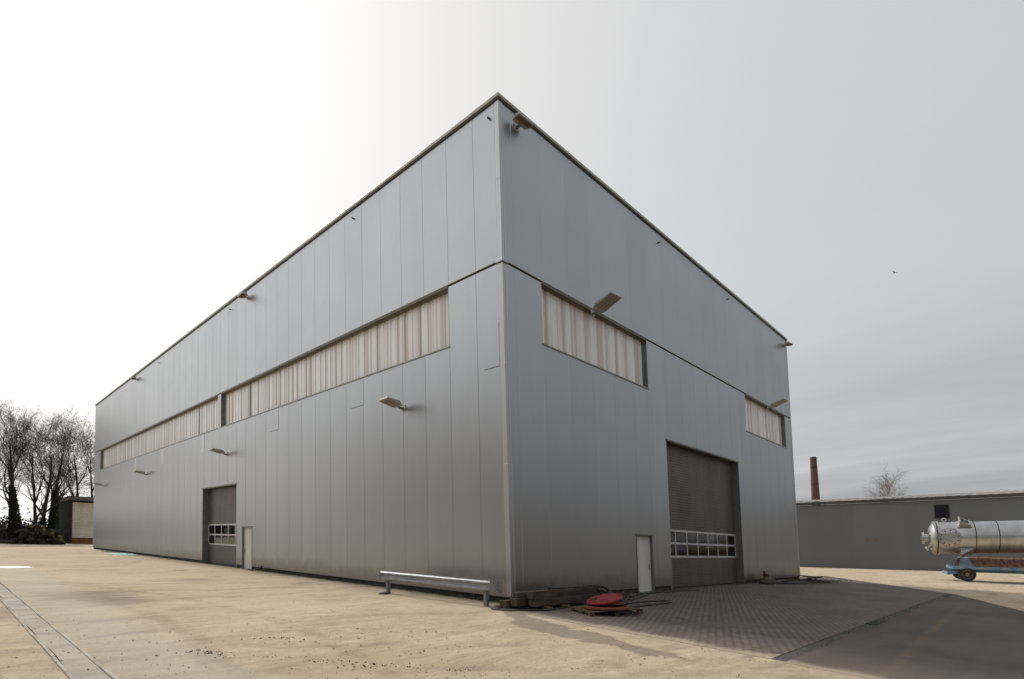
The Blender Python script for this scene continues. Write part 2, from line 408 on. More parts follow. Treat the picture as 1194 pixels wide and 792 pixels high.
M['orange'] = simple('rusty_orange_paint', (0.23, 0.055, 0.025), (0.12, 0.032, 0.018), 6, 0.6, bump=0.25)
M['rubber'] = simple('black_rubber', (0.02, 0.02, 0.02), (0.035, 0.033, 0.03), 9, 0.6)
M['hose_grey'] = simple('dusty_hose', (0.075, 0.075, 0.065), (0.04, 0.04, 0.035), 6, 0.65)
M['teal'] = simple('teal_plastic', (0.05, 0.30, 0.25), (0.10, 0.36, 0.31), 3, 0.45, bump=0.4, bscale=8)
M['white_sheet'] = simple('white_plastic', (0.78, 0.78, 0.76), (0.66, 0.65, 0.62), 4, 0.5)
M['low_wall'] = cladding('slate_cladding', (0.135, 0.147, 0.158), 0.2, 0.5, 0.0)
M['roof_sheet'] = simple('roof_sheet', (0.26, 0.235, 0.22), (0.19, 0.17, 0.16), 1.2, 0.7)
M['gutter_metal'] = simple('dark_gutter', (0.05, 0.05, 0.05), (0.07, 0.068, 0.065), 2, 0.5, 0.2)
M['green_sheet'] = simple('dark_green_sheet', (0.016, 0.028, 0.024), (0.024, 0.036, 0.03), 1.5, 0.9, stretch=(1,1,.3), spec=.15)
M['cream_door'] = simple('cream_shutter', (0.80, 0.74, 0.63), (0.66, 0.58, 0.47), 0.9, 0.6)
M['rust'] = simple('rust', (0.22, 0.10, 0.035), (0.14, 0.06, 0.025), 2.5, 0.85, bump=0.3)
M['maroon'] = simple('maroon_paint', (0.06, 0.025, 0.022), (0.04, 0.02, 0.018), 2, 0.8)
M['felt'] = simple('roof_felt', (0.17, 0.155, 0.14), (0.11, 0.10, 0.09), 2, 0.85)
def brick_mat():
    m, t, p = newmat('red_brick')
    o = t.obj(); x, y, z = t.xyz(o)
    an = t.math('ARCTAN2', y, x)
    cv = t.new('ShaderNodeCombineXYZ'); t.link(t.math('MULTIPLY', an, 1.0), cv.inputs[0]); t.link(z, cv.inputs[1])
    br = t.new('ShaderNodeTexBrick'); t.link(cv.outputs[0], br.inputs['Vector']); br.inputs['Scale'].default_value = 1
    br.inputs['Brick Width'].default_value = 0.3; br.inputs['Row Height'].default_value = 0.12; br.inputs['Mortar Size'].default_value = 0.012
    br.inputs['Color1'].default_value = (0.12, 0.045, 0.036, 1); br.inputs['Color2'].default_value = (0.085, 0.033, 0.028, 1); br.inputs['Mortar'].default_value = (0.11, 0.085, 0.075, 1)
    n = t.noise(t.mapping(o, scale=(1,1,.25)), 0.8, 5, 0.6)
    t.link(t.mix(t.math('MULTIPLY', t.ramp(n, 0.45, 0.7), 0.6), br.outputs[0], (0.05, 0.03, 0.028, 1)), p.inputs['Base Color'])
    p.inputs['Roughness'].default_value = 0.9
    return m
M['brick'] = brick_mat()
M['bark'] = simple('bark', (0.045, 0.036, 0.028), (0.022, 0.018, 0.015), 3, 0.95, bump=0.5, bscale=10)
M['birch_twig'] = simple('reddish_twigs', (0.13, 0.095, 0.08), (0.09, 0.065, 0.055), 3, 0.9)
def leafmat(name, a, b):
    m, t, p = newmat(name)
    isl = t.new('ShaderNodeNewGeometry').outputs['Random Per Island']
    t.link(t.mix(isl, c4(a), c4(b)), p.inputs['Base Color'])
    p.inputs['Roughness'].default_value = 0.7; p.inputs['Specular IOR Level'].default_value = 0.25
    return m
M['ivy'] = leafmat('ivy_leaves', (0.012, 0.018, 0.008), (0.028, 0.034, 0.016))
M['scrub'] = leafmat('scrub_twigs', (0.022, 0.018, 0.013), (0.045, 0.036, 0.024))
M['grass'] = leafmat('grass_blades', (0.06, 0.075, 0.022), (0.12, 0.12, 0.05))
M['stone'] = leafmat('yard_stones', (0.2, 0.165, 0.12), (0.42, 0.37, 0.30))
M['clod'] = leafmat('muck_crumbs', (0.045, 0.033, 0.024), (0.10, 0.075, 0.05))
M['log_bark'] = simple('log_bark', (0.032, 0.024, 0.018), (0.018, 0.014, 0.011), 3, 0.95)
M['log_end'] = simple('log_end', (0.05, 0.035, 0.024), (0.03, 0.022, 0.016), 6, 0.9)
M['yellow'] = simple('yellow_marking_paint', (0.26, 0.21, 0.045), (0.04, 0.03, 0.02), 2.2, 0.8)
def tank_mat():
    m, t, p = newmat('stained_stainless_steel')
    o = t.obj(); x, y, z = t.xyz(o)
    st = t.noise(t.mapping(o, scale=(3.0, 1, 0.3)), 2.2, 5, 0.65)
    n = t.noise(o, 1.1, 5, 0.6)
    base = t.mix(t.ramp(n, 0.3, 0.7), (0.54, 0.54, 0.54, 1), (0.38, 0.375, 0.37, 1))
    f = t.ramp(t.math('MULTIPLY_ADD', st, 1.3, t.math('SUBTRACT', -0.35, z)), 0.75, 1.45)
    t.link(t.mix(t.math('MULTIPLY', f, 0.75), base, (0.22, 0.125, 0.07, 1)), p.inputs['Base Color'])
    t.link(t.math('MULTIPLY_ADD', f, -0.5, 0.9), p.inputs['Metallic'])
    t.link(t.math('MULTIPLY_ADD', n, 0.22, 0.22), p.inputs['Roughness'])
    return m
M['tank'] = tank_mat()
M['bracket'] = simple('grey_steel_bracket', (0.46, 0.455, 0.45), (0.34, 0.32, 0.3), 4, 0.45, 0.5)
M['blue'] = simple('chipped_blue_paint', (0.09, 0.22, 0.36), (0.26, 0.33, 0.37), 3.0, 0.5, bump=0.2)
M['deck_wood'] = simple('rusty_deck_boards', (0.30, 0.15, 0.07), (0.10, 0.05, 0.028), 3.5, 0.85, bump=0.5, stretch=(2.5,.3,1))
M['tyre'] = simple('tyre_rubber', (0.02, 0.02, 0.02), (0.04, 0.037, 0.033), 6, 0.8)
M['rim'] = simple('worn_rim', (0.38, 0.33, 0.29), (0.18, 0.09, 0.05), 4, 0.5, 0.4)
M['interior'] = simple('hall_interior', (0.10, 0.098, 0.095), (0.07, 0.068, 0.065), 1, 0.8)
M['sack'] = simple('white_sack', (0.75, 0.75, 0.73), (0.6, 0.6, 0.58), 3, 0.7, bump=0.6, bscale=6)
M['crate_blue'] = simple('blue_plastic', (0.05, 0.16, 0.5), (0.04, 0.12, 0.4), 3, 0.4)
M['bird'] = simple('dark_feathers', (0.03, 0.03, 0.03), (0.05, 0.045, 0.04), 5, 0.8)

# ------------------------------------------------------------------ ground
def axis(lo, hi, d0, d1, step, grow=1.16):
    a = []; v = d0
    while v < d1: a.append(v); v += step
    s = step; v = a[-1]
    while v < hi: s *= grow; v += s; a.append(v)
    s = step; v = a[0]
    while v > lo: s *= grow; v -= s; a.insert(0, v)
    return a
xs = axis(-420, 420, -15, 4, 0.16); ys = axis(-420, 420, -12.5, 22, 0.16)
gm = MB(); W_ = len(xs)
def edge_x(y): return -1.15 + 0.14*y
for y in ys:
    for x in xs:
        h = gh(x, y)
        far = sstep(60, 25, math.hypot(x+12, y+12))
        if far > 0:
            paved = sstep(0.10, 0.6, x - edge_x(y))*(1 if y < 0.3 else 0); calm = 1-sstep(-0.9, -0.15, x - edge_x(y))*sstep(0.6, 0.1, y)
            d = 0.022*noise.noise((x*0.7, y*0.7, 1.3)) + 0.012*noise.noise((x*2.3, y*2.3, 4.1)) + 0.02*noise.noise((x*0.22, y*0.22, 9.0))
            nearwall = sstep(0.0, 0.8, -x) if y > 0 else 1
            nearwall *= max(sstep(.55, 1.1, abs(x+10.82)), 0)
            h += d*far*calm*nearwall - 0.03*paved
            if -11.0 < x < -10.64: h -= 0.03          # trench for the channel
        gm.v.append(S(x, y, h))
for j in range(len(ys)-1):
    for i in range(W_-1):
        gm.f.append((j*W_+i, j*W_+i+1, (j+1)*W_+i+1, (j+1)*W_+i))
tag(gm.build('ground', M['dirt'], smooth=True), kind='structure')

def sheet(name, poly, h, mat, sub=0.5):
    pts = []
    for i, a in enumerate(poly):
        b = poly[(i+1) % len(poly)]; n = max(1, int(math.hypot(b[0]-a[0], b[1]-a[1])/sub))
        for k in range(n): pts.append((a[0]+(b[0]-a[0])*k/n, a[1]+(b[1]-a[1])*k/n))
    bm = bmesh.new()
    vs = [bm.verts.new((x, y, 0)) for x, y in pts]
    es = [bm.edges.new((vs[i], vs[(i+1) % len(vs)])) for i in range(len(vs))]
    bmesh.ops.triangle_fill(bm, edges=es, use_beauty=True)
    for f in bm.faces:
        if f.normal.z < 0: f.normal_flip()
    for v in bm.verts: v.co = S(v.co.x, v.co.y, gh(v.co.x, v.co.y)+h)
    me = bpy.data.meshes.new(name); bm.to_mesh(me); bm.free(); me.materials.append(mat)
    o = bpy.data.objects.new(name, me); col.objects.link(o); tag(o, kind='structure'); return o
ey = [0.05, -1, -2, -3.4, -5, -6.3, -7.5, -8.36]
epts = [(edge_x(y)+0.12*noise.noise((y*0.9, 3, 1)), y) for y in ey]
sheet('paving', epts + [(22.2, -8.36), (35.5, 0.4), (34.5, 1.2), (27.7, 1.0), (27.7, 0.05)], 0.006, M['paving'])
ey2 = [-8.62, -9.4, -10.4, -12, -15, -20]
epts2 = [(edge_x(y)-0.1+0.15*noise.noise((y*0.7, 5, 1)), y) for y in ey2]
sheet('asphalt_lane', epts2 + [(-2, -26), (6, -20), (9, -13.6), (13.8, -11.2), (21.8, -8.62)], 0.004, M['asphalt'])
gut = sheet('drain_gutter', [(edge_x(-8.5), -8.37), (edge_x(-8.5), -8.61), (21.9, -8.61), (22.1, -8.37)], 0.0, M['gutter'])
for px, lab in ((5.2, 'rusty slotted drain grate in the gutter line, the nearer of two'), (20.0, 'rusty slotted drain grate in the gutter line, the farther of two')):
    g = MB()
    g.box(px-0.55, px+0.55, -8.62, -8.60, -0.195, -0.182); g.box(px-0.55, px+0.55, -8.38, -8.36, -0.195, -0.182)
    for k in range(12):
        xx = px-0.54+k*0.095; g.box(xx, xx+0.05, -8.60, -8.38, -0.195, -0.184)
    o = g.build('drain_grate', M['iron'], site=True, org=S(px, -8.49, -0.2)); tag(o, lab, 'drain grate', 'drain grates in the gutter')

# channel along the left rim of the yard
ch = MB()
yy = [-12+0.6*k for k in range(90)]
for k in range(len(yy)-1):
    a, b = yy[k], yy[k+1]
    w = lambda y: 0.05*noise.noise((y*0.5, 7.7, 0))
    def strip(x0, x1, h0, h1):
        vs = [S(x0+w(a), a, h0), S(x1+w(a), a, h0), S(x1+w(b), b, h0), S(x0+w(b), b, h0)]
        ch.add(vs, [(0,1,2,3)])
    strip(-10.99, -10.65, -0.204, 0)
tag(ch.build('drain_channel', M['channel']), kind='structure')
kb = MB()
for k in range(45):
    a = -12+1.2*k; j = 0.006*rnd.uniform(-1, 1)
    kb.box(-10.655+j, -10.60+j, a, a+1.195, -0.30, -0.182+0.006*rnd.uniform(-1, 1))
    kb.box(-11.03+j, -10.985+j, a, a+1.195, -0.30, -0.195+0.008*rnd.uniform(-1, 1))
tag(kb.build('channel_kerb', M['kerb'], site=True, bevel=0.008), kind='structure')

# loose stones and crumbs
def scatter(name, mat, n, sampler, s0, s1, label, cat):
    m = MB(); r_ = random.Random(hash(name) % 1000 if False else len(name)*17)
    for _ in range(n):
        x, y = sampler(r_); s = r_.uniform(s0, s1)*r_.uniform(0.4, 1)
        c = GP(x, y, s*0.2)
        vs = [c + Vector((math.cos(a+r_.uniform(-.4,.4))*s*r_.uniform(.6,1.2), math.sin(a)*s*r_.uniform(.6,1.2), -s*0.4)) for a in (0.3, 1.6, 2.8, 4.0, 5.3)]
        top = c + Vector((r_.uniform(-.3,.3)*s, r_.uniform(-.3,.3)*s, s*r_.uniform(.3,.7)))
        m.add(vs+[top], [(i, (i+1) % 5, 5) for i in range(5)])
    o = m.build(name, mat); tag(o, label, cat, kind='stuff'); return o
def near_yard(r_):
    while True:
        d = 2.5+abs(r_.gauss(0, 9)); a = R(r_.uniform(0, 95)); x, y = -12.2+d*math.cos(a), -11.8+d*math.sin(a)
        if x < edge_x(min(y,0))-0.1 and x < -0.15: return x, y
scatter('gravel', M['stone'], 2600, near_yard, 0.008, 0.03, 'small pale stones strewn over the sandy yard', 'gravel')
def mucky(r_):
    if r_.random() < 0.6:
        cx, cy = r_.choice(((-8.0, -4.1), (-7.6, -4.7), (-8.6, -3.2), (-9.2, -2.2), (-6.9, -5.6), (-7.9, -1.5)))
        a, b = r_.gauss(0, .32), r_.gauss(0, .10)
        return cx+.69*a+.72*b, cy-.72*a+.69*b
    return near_yard(r_)
scatter('soil_crumbs', M['clod'], 380, mucky, 0.008, 0.028, 'dark crumbs of soil lying on the sandy yard', 'soil')

# ------------------------------------------------------------------ the hall
HL, HW, HH, HS = 65.15, 27.83, 16.23, 10.65
hall = empty('industrial_hall', S(0, 0, -0.2), 'large silver-grey metal clad industrial hall with flat roof and ribbon windows', 'building')
HO = hall.location.copy()
def hb(m, name, mat, parent=None, **kw):
    return m.build(name, mat, parent or hall, site=True, org=HO, **kw)
def hbe(m, name, mat, parent=None, **kw): return build_each(m, name, mat, parent or hall, site=True, org=HO, **kw)
def edges(first, pitch, end, start=0.0):
    e = [start]; v = first
    while v < end-0.2:
        e.append(v); v += pitch
    e.append(end); return e
def facade(ed, h0, h1, ops, side, ch=0.013, th=0.1):
    """cladding panels along one facade; ops are openings (s0, s1, h0, h1)"""
    m = MB()
    def put(a, b, lo, hi, ca, cb):
        a2 = a+(ch if ca else 0); b2 = b-(ch if cb else 0); d = 0.008 if side == 'L' else 0.013
        sec = [(a, th), (a, d if ca else 0)] + ([(a2, 0)] if ca else []) + ([(b2, 0)] if cb else []) + [(b, d if cb else 0), (b, th)]
        if side == 'L': loop = [(q, s, lo) for s, q in sec]
        elif side == 'R': loop = [(s, q, lo) for s, q in sec]
        n = len(loop)
        vs = loop + [(p[0], p[1], hi) for p in loop]
        m.add(vs, [(i, (i+1) % n, n+(i+1) % n, n+i) for i in range(n)] + [tuple(range(n-1, -1, -1)), tuple(range(n, 2*n))])
    for s0, s1 in zip(ed[:-1], ed[1:]):
        cuts = sorted({s0, s1} | {c for o in ops for c in o[:2] if s0+1e-4 < c < s1-1e-4})
        for a, b in zip(cuts[:-1], cuts[1:]):
            mid = (a+b)/2; blocked = sorted((o[2], o[3]) for o in ops if o[0] < mid < o[1])
            lo = h0
            for (q0, q1) in blocked:
                if q1 <= h0 or q0 >= h1: continue
                if q0 > lo+1e-4: put(a, b, lo, min(q0, h1), a == s0, b == s1)
                lo = max(lo, q1)
            if lo < h1-1e-4: put(a, b, lo, h1, a == s0, b == s1)
    return m
WB0, WB1 = 8.5, 10.60
opsL = [(2.70, 25.07, WB0, 11), (25.60, 61.9, WB0, 11), (22.40, 28.40, -1, 4.75), (20.05, 21.50, -1, 2.17)]
opsR = [(1.88, 8.83, WB0, 11), (19.75, 26.55, WB0, 11), (10.20, 18.28, -1, 6.48), (7.32, 8.62, -1, 2.13)]
eL = edges(1.265, 1.411, HL-0.2, 0.2); eR = edges(0.55, 1.411, HW-0.2, 0.2)
hb(facade(eL, 0, HS-0.03, opsL, 'L'), 'lower_wall', M['panel'])
hb(facade(eR, 0, HS-0.03, opsR, 'R'), 'lower_wall', M['panel'])
hb(facade(eL, HS+0.05, 16.055, [], 'L'), 'upper_wall', M['panel'])
hb(facade(eR, HS+0.05, 16.055, [], 'R'), 'upper_wall', M['panel'])
m = MB()
m.box(0.2, HW-0.1, HL-0.1, HL, 0, 16.055); m.box(HW-0.1, HW, 0.2, HL, 0, 16.055)
hbe(m, 'rear_wall', M['panel'])
m = MB()                                          # shadow joint between lower and upper cladding, open over the windows
for a, b in ((0.2, 2.70), (25.07, 25.60), (61.9, HL-0.1)): m.box(0.05, 0.12, a, b, HS-0.03, HS+0.05)
for a, b in ((0.2, 1.88), (8.83, 19.75), (26.55, HW-0.1)): m.box(a, b, 0.05, 0.12, HS-0.03, HS+0.05)
hbe(m, 'joint_strip', M['dark'])
m = MB()                                          # drip edge of the upper cladding
m.box(-0.025, 0.04, 0.2, HL-0.2, HS+0.035, HS+0.05); m.box(0.2, HW-0.2, -0.025, 0.04, HS+0.035, HS+0.05)
hbe(m, 'drip_edge', M['coping'])
m = MB()
m.box(-0.012, 0.1, -0.012, 0.2, -0.0, HS-0.03); m.box(0.1, 0.2, -0.012, 0.1, 0, HS-0.03)
m.box(-0.012, 0.1, -0.012, 0.2, HS+0.05, 16.055); m.box(0.1, 0.2, -0.012, 0.1, HS+0.05, 16.055)
for hh_ in (4.1, 7.3, 13.4):
    m.box(-0.016, 0.1, -0.016, 0.202, hh_, hh_+0.05)
hb(m, 'corner_trim', M['trim'], bevel=0.02)
m = MB()
m.box(-0.012, 0.15, HL-0.2, HL+0.012, 0, 16.055); m.box(HW-0.2, HW+0.012, -0.012, 0.12, 0, 16.055)
hbe(m, 'corner_trim', M['trim'], bevel=0.02)
m = MB(); m.box(-0.06, 0.22, -0.06, 0.26, HS-0.03, HS+0.08); hb(m, 'corner_cap', M['panel'], bevel=0.02)
m = MB()
for a in (0.0,):
    m.box(-0.075, 0.12, -0.075, HL+0.075, 16.115, 16.23); m.box(0.12, HW+0.075, -0.075, 0.12, 16.115, 16.23)
    m.box(HW-0.12, HW+0.075, 0.12, HL+0.075, 16.115, 16.23); m.box(0.12, HW-0.12, HL-0.12, HL+0.075, 16.115, 16.23)
hb(m, 'roof_coping', M['coping'], bevel=0.012)
m = MB()
m.box(-0.045, 0.1, -0.045, HL, 16.06, 16.115); m.box(0.1, HW, -0.045, 0.1, 16.06, 16.115)
hbe(m, 'coping_underside', M['gutter_metal'])  # dark strip drawn in as the shadow line under the coping
m = MB(); m.box(0.1, HW-0.1, 0.1, HL-0.1, 15.7, 15.8); hb(m, 'roof', M['felt'])
m = MB()                                          # recessed plinth, interrupted at the doors
for a, b in ((0.08, 20.05), (21.50, 22.40), (28.40, HL)): m.box(0.07, 0.2, a, b, -0.5, 0.0)
for a, b in ((0.2, 7.32), (8.62, 10.20), (18.28, HW)): m.box(a, b, 0.05, 0.2, -0.6, 0.0)
hbe(m, 'plinth', M['plinth'])
m = MB()
m.box(-0.03, 0.06, 0.0, 20.0, -0.012, 0.0); m.box(-0.03, 0.06, 28.45, HL, -0.012, 0.0)
hbe(m, 'base_flashing', M['gutter_metal'])

def window(side, s0, s1, mull):
    """ribbon window: frame lining the recess, ribbed translucent panes, sill"""
    T = (lambda s, q: (q, s)) if side == 'L' else (lambda s, q: (s, q))
    def bx(m, a, b, q0, q1, h0, h1):
        p0, p1 = T(a, q0), T(b, q1)
        m.box(min(p0[0], p1[0]), max(p0[0], p1[0]), min(p0[1], p1[1]), max(p0[1], p1[1]), h0, h1)
    fr = MB(); d = 0.27
    bx(fr, s0-0.02, s1+0.02, 0.101, d+0.1, WB1-0.02, WB1+0.45)             # lintel
    bx(fr, s0+0.001, s1-0.001, -0.014, 0.101, WB1+0.005, WB1+0.095)        # dark drip board over the recess
    w = hb(fr, 'window', M['reveal'])
    jm = MB()
    bx(jm, s0-0.10, s0-0.001, 0.101, d+0.1, WB0, WB1-0.02); bx(jm, s1+0.001, s1+0.10, 0.101, d+0.1, WB0, WB1-0.02)
    bx(jm, s1-0.012, s1-0.0005, 0.003, 0.101, WB0, WB1); bx(jm, s1-0.03, s1-0.0005, 0.101, d, WB0, WB1-0.02)
    hbe(jm, 'jamb', M['reveal_grey'], w)
    sl = MB(); bx(sl, s0-0.03, s1+0.03, -0.035, d+0.05, WB0-0.05, WB0)
    hb(sl, 'sill', M['coping'], w, bevel=0.006)
    pn = MB(); pitch = 0.49; s = s0
    prof = []
    while s < s1:
        for f, q in ((0.0, 0.0), (0.07, -0.035), (0.80, -0.035), (0.87, 0.0)):
            if s+f*pitch < s1: prof.append((s+f*pitch, d+q))
        s += pitch
    prof.append((s1, d))
    vs = []; fs = []
    for i, (s, q) in enumerate(prof):
        p = T(s, q); vs += [(p[0], p[1], WB0), (p[0], p[1], WB1)]
        if i: fs.append((2*i-2, 2*i, 2*i+1, 2*i-1))
    pn.add(vs, fs); hb(pn, 'pane', M['pane'], w)
    bk = MB(); bx(bk, s0-0.1, s1+0.1, d+0.02, d+0.06, WB0, WB1-0.02); hb(bk, 'backing', M['interior'], w)
    for q in mull:
        mu = MB(); bx(mu, q-0.06, q+0.06, d-0.06, d-0.005, WB0, WB1-0.02); hb(mu, 'mullion', M['reveal_grey'], w)
    return w
window('L', 2.70, 25.07, [21.0]); window('L', 25.60, 61.9, [30.0]); window('R', 1.88, 8.83, []); window('R', 19.75, 26.55, [])

def T2(side): return (lambda s, q: (q, s)) if side == 'L' else (lambda s, q: (s, q))
def sbox(m, T, a, b, q0, q1, h0, h1):
    p0, p1 = T(a, q0), T(b, q1)
    m.box(min(p0[0], p1[0]), max(p0[0], p1[0]), min(p0[1], p1[1]), max(p0[1], p1[1]), h0, h1)
def roller(side, s0, s1, top, v0, vm, v1, ncol, d=0.38):
    T = T2(side); base = -0.19
    m = MB(); sbox(m, T, s0-0.12, s0-0.001, 0.005, d+0.1, base, top); sbox(m, T, s1+0.001, s1+0.12, 0.101, d+0.1, base, top)
    sbox(m, T, s1-0.02, s1-0.001, 0.0, d, base, top)
    sbox(m, T, s0-0.1, s1+0.1, 0.101, d+0.1, top+0.001, top+0.15)
    root = hb(m, 'roller_door', M['reveal_grey'])
    th_ = MB(); sbox(th_, T, s0, s1, -0.02, d+0.1, -0.5, -0.188); hb(th_, 'threshold', M['gutter'], root)
    hd = MB(); sbox(hd, T, s0-0.03, s1+0.03, -0.02, 0.08, top-0.035, top+0.04); hb(hd, 'door_header', M['reveal'], root)
    m = MB(); pitch = 0.125                        # horizontally ribbed leaf, below and above the glazed strip
    def slats(h0, h1):
        n = max(1, round((h1-h0)/pitch)); p = (h1-h0)/n
        prof = []
        for k in range(n):
            z = h0+k*p; prof += [(d+0.012, z), (d, z+0.012), (d, z+p-0.012)]
        prof.append((d+0.012, h1))
        vs = []; fs = []
        for i, (q, z) in enumerate(prof):
            a, b = T(s0, q), T(s1-0.02, q); vs += [(a[0], a[1], z), (b[0], b[1], z)]
            if i: fs.append((2*i-2, 2*i-1, 2*i+1, 2*i))
        m.add(vs, fs)
    slats(base+0.06, v0); slats(v1, top-0.03)
    hb(m, 'door_leaf', M['roller'], root)
    m = MB(); sbox(m, T, s0, s1-0.02, d-0.01, d+0.05, base, base+0.06); hb(m, 'rubber_seal', M['rubber'], root)
    fm = MB()
    for z in (v0, vm, v1): sbox(fm, T, s0, s1-0.02, d-0.012, d+0.03, z-0.045, z+0.045)
    for k in range(ncol+1):
        s = s0+0.03+(s1-s0-0.08)*k/ncol
        for za, zb in ((v0+0.045, vm-0.045), (vm+0.045, v1-0.045)): sbox(fm, T, s-0.035, s+0.035, d-0.010, d+0.03, za, zb)
    hb(fm, 'glazing_frame', M['white_frame'], root, bevel=0.004)
    gp = MB(); a, b = T(s0, d+0.012), T(s1-0.02, d+0.012)
    gp.add([(a[0], a[1], v0), (b[0], b[1], v0), (b[0], b[1], v1), (a[0], a[1], v1)], [(0,1,2,3)])
    hb(gp, 'glazing', M['glass'], root)
    rm = MB()                                      # the dim room behind the glazing
    for a, b, q0, q1, h0, h1 in ((s0-0.1, s1+0.1, d+4, d+4.05, base, top), (s0-0.15, s0-0.1, d+0.1, d+4, base, top), (s1+0.1, s1+0.15, d+0.1, d+4, base, top),
                                 (s0-0.1, s1+0.1, d+0.1, d+4, base-0.05, base), (s0-0.1, s1+0.1, d+0.1, d+4, 3.6, 3.65)):
        sbox(rm, T, a, b, q0, q1, h0, h1)
    hb(rm, 'room_lining', M['interior'], root)
    return root
roller('L', 22.40, 28.40, 4.75, 1.10, 1.72, 2.36, 5)
roller('R', 10.20, 18.28, 6.48, 1.26, 1.87, 2.45, 7)
def pdoor(side, s0, s1, top, hs, d=0.10):
    T = T2(side); m = MB(); b0 = -0.19
    sbox(m, T, s0, s0+0.05, -0.012, d+0.06, b0, top); sbox(m, T, s1-0.05, s1, -0.012, d+0.06, b0, top); sbox(m, T, s0-0.04, s1+0.04, -0.03, d+0.06, top, top+0.06)
    root = hb(m, 'personnel_door', M['reveal_grey'])
    m = MB(); sbox(m, T, s0+0.05, s1-0.05, d, d+0.05, b0+0.02, top); hb(m, 'door_leaf', M['white_paint'], root, bevel=0.004)
    m = MB()
    sbox(m, T, hs-0.03, hs+0.03, d-0.012, d, 0.72, 0.98)
    a = T(hs, d-0.06); b = T(hs + (0.13 if side == 'L' else -0.13), d-0.06); c = T(hs, d)
    m.tube([(c[0], c[1], 0.88), (a[0], a[1], 0.88), (b[0], b[1], 0.88)], 0.014, 6)
    hb(m, 'handle', M['steel'], root)
    m = MB(); sbox(m, T, s0, s1, -0.08, d+0.1, -0.24, -0.185); hb(m, 'threshold', M['kerb'], root)
pdoor('R', 7.32, 8.62, 2.13, 8.42); pdoor('L', 20.05, 21.50, 2.17, 21.32)
# overflow pipes under the coping
for side, s, h in (('L', 0.42, 15.62), ('L', 8.98, 15.66), ('L', 23.5, 15.66), ('L', 39.2, 15.6), ('R', 10.3, 15.62), ('R', 18.0, 15.62)):
    T = T2(side); a, b = T(s, 0.06), T(s, -0.09); m = MB()
    m.tube([(a[0], a[1], h), (b[0], b[1], h-0.01)], 0.035, 8); hb(m, 'overflow_pipe', M['gutter_metal'])
# repair plates and splice flashings on the left facade
for s0, s1, h0, h1, mt in ((0.25, 0.95, 7.30, 8.72, 'panel'), (8.3, 9.3, 7.3, 8.2, 'panel'), (16.6, 17.6, 7.3, 8.6, 'panel'), (28.2, 28.7, 7.2, 8.4, 'patch'), (37.6, 38.3, 7.2, 8.4, 'patch'), (46.2, 46.8, 7.2, 8.4, 'patch')):
    m = MB(); m.box(-0.006, 0.02, s0, s1, h0, h1); hb(m, 'repair_plate', M[mt])
    if mt == 'panel':
        m = MB(); m.box(-0.009, 0.0, s0, s1, h0-0.02, h0); hb(m, 'plate_lip', M['reveal_grey'], hall.children[-1])

# ------------------------------------------------------------------ floodlights
def make_flood(head_len, head_w, mats, tl=20, off=.22):
    """arm points along local -Y away from the wall (wall plane at y = 0)"""
    root = empty('floodlight', (0,0,0), 'x', 'floodlight', 'floodlights on the hall')
    m = MB(); m.box(-0.11, 0.11, -0.025, 0.0, -0.12, 0.10); m.build('wall_plate', M['lamp'], root, bevel=0.005)
    m = MB(); m.tube([(0, -0.02, -0.03), (0, -0.16, -0.03), (0, -0.26, 0.03)], 0.045, 8); m.build('arm', M['reveal_grey'], root, smooth=True)
    tilt = R(tl); c, s_ = math.cos(tilt), math.sin(tilt)
    def tf(p): return (p[0], p[1]*c - off, p[2] + (-p[1])*s_)
    y0, y1 = 0.0, -head_len; w = head_w/2
    # tapered housing: deep over the wall end, thin at the nose
    vs = [(-w*.8, y0, 0), (w*.8, y0, 0), (w, y0-.12, 0), (w, y1, 0), (-w, y1, 0), (-w, y0-.12, 0)]
    tp = [(-w*.6, y0-.02, .13), (w*.6, y0-.02, .13), (w*.86, y0-.14, .16), (w*.92, y1+.02, .07), (-w*.92, y1+.02, .07), (-w*.86, y0-.14, .16)]
    m = MB(); m.add([tf(p) for p in vs]+[tf(p) for p in tp], [(5,4,3,2,1,0), (6,7,8,9,10,11)] + [(i, (i+1) % 6, 6+(i+1) % 6, 6+i) for i in range(6)])
    m.build('housing', M['lamp'], root, bevel=0.012)
    m = MB(); q = [(-w*.86, y0-.16), (w*.86, y0-.16), (w*.86, y1+.05), (-w*.86, y1+.05)]
    m.add([tf((a, b, -.018)) for a, b in q]+[tf((a, b, .004)) for a, b in q], [(0,1,2,3), (4,7,6,5), (0,4,5,1), (1,5,6,2), (2,6,7,3), (3,7,4,0)])
    for k in (-.33, .33):
        m.obox(tf((k*w, (y0+y1)/2-.05, -.024)), (0.008, 0, 0), (0, head_len*.4*c, -head_len*.4*s_), (0, 0, .005))
    m.build('lens', mats, root)
    return root
def put_flood(o, side, s, h, label):
    o.location = S(0, s, h) if side == 'L' else S(s, 0, h)
    o.rotation_euler = (0, 0, R(-90) if side == 'L' else 0)
    o['label'] = label
fa = make_flood(0.74, 0.58, M['lens'], 13)
spots = [('L', 5.45, 6.72, 'boxy floodlight on the long wall nearest the building corner'),
         ('L', 23.9, 6.68, 'boxy floodlight on the long wall above the brown roller door'),
         ('L', 42.4, 6.70, 'boxy floodlight on the long wall under the far ribbon window, between two others'),
         ('L', 59.4, 6.62, 'boxy floodlight at the far left end of the long wall')]
for i, (sd, s, h, lb) in enumerate(spots):
    put_flood(fa if i == 0 else copy_tree(fa), sd, s, h, lb)
fb = make_flood(0.95, 0.72, M['lens'])
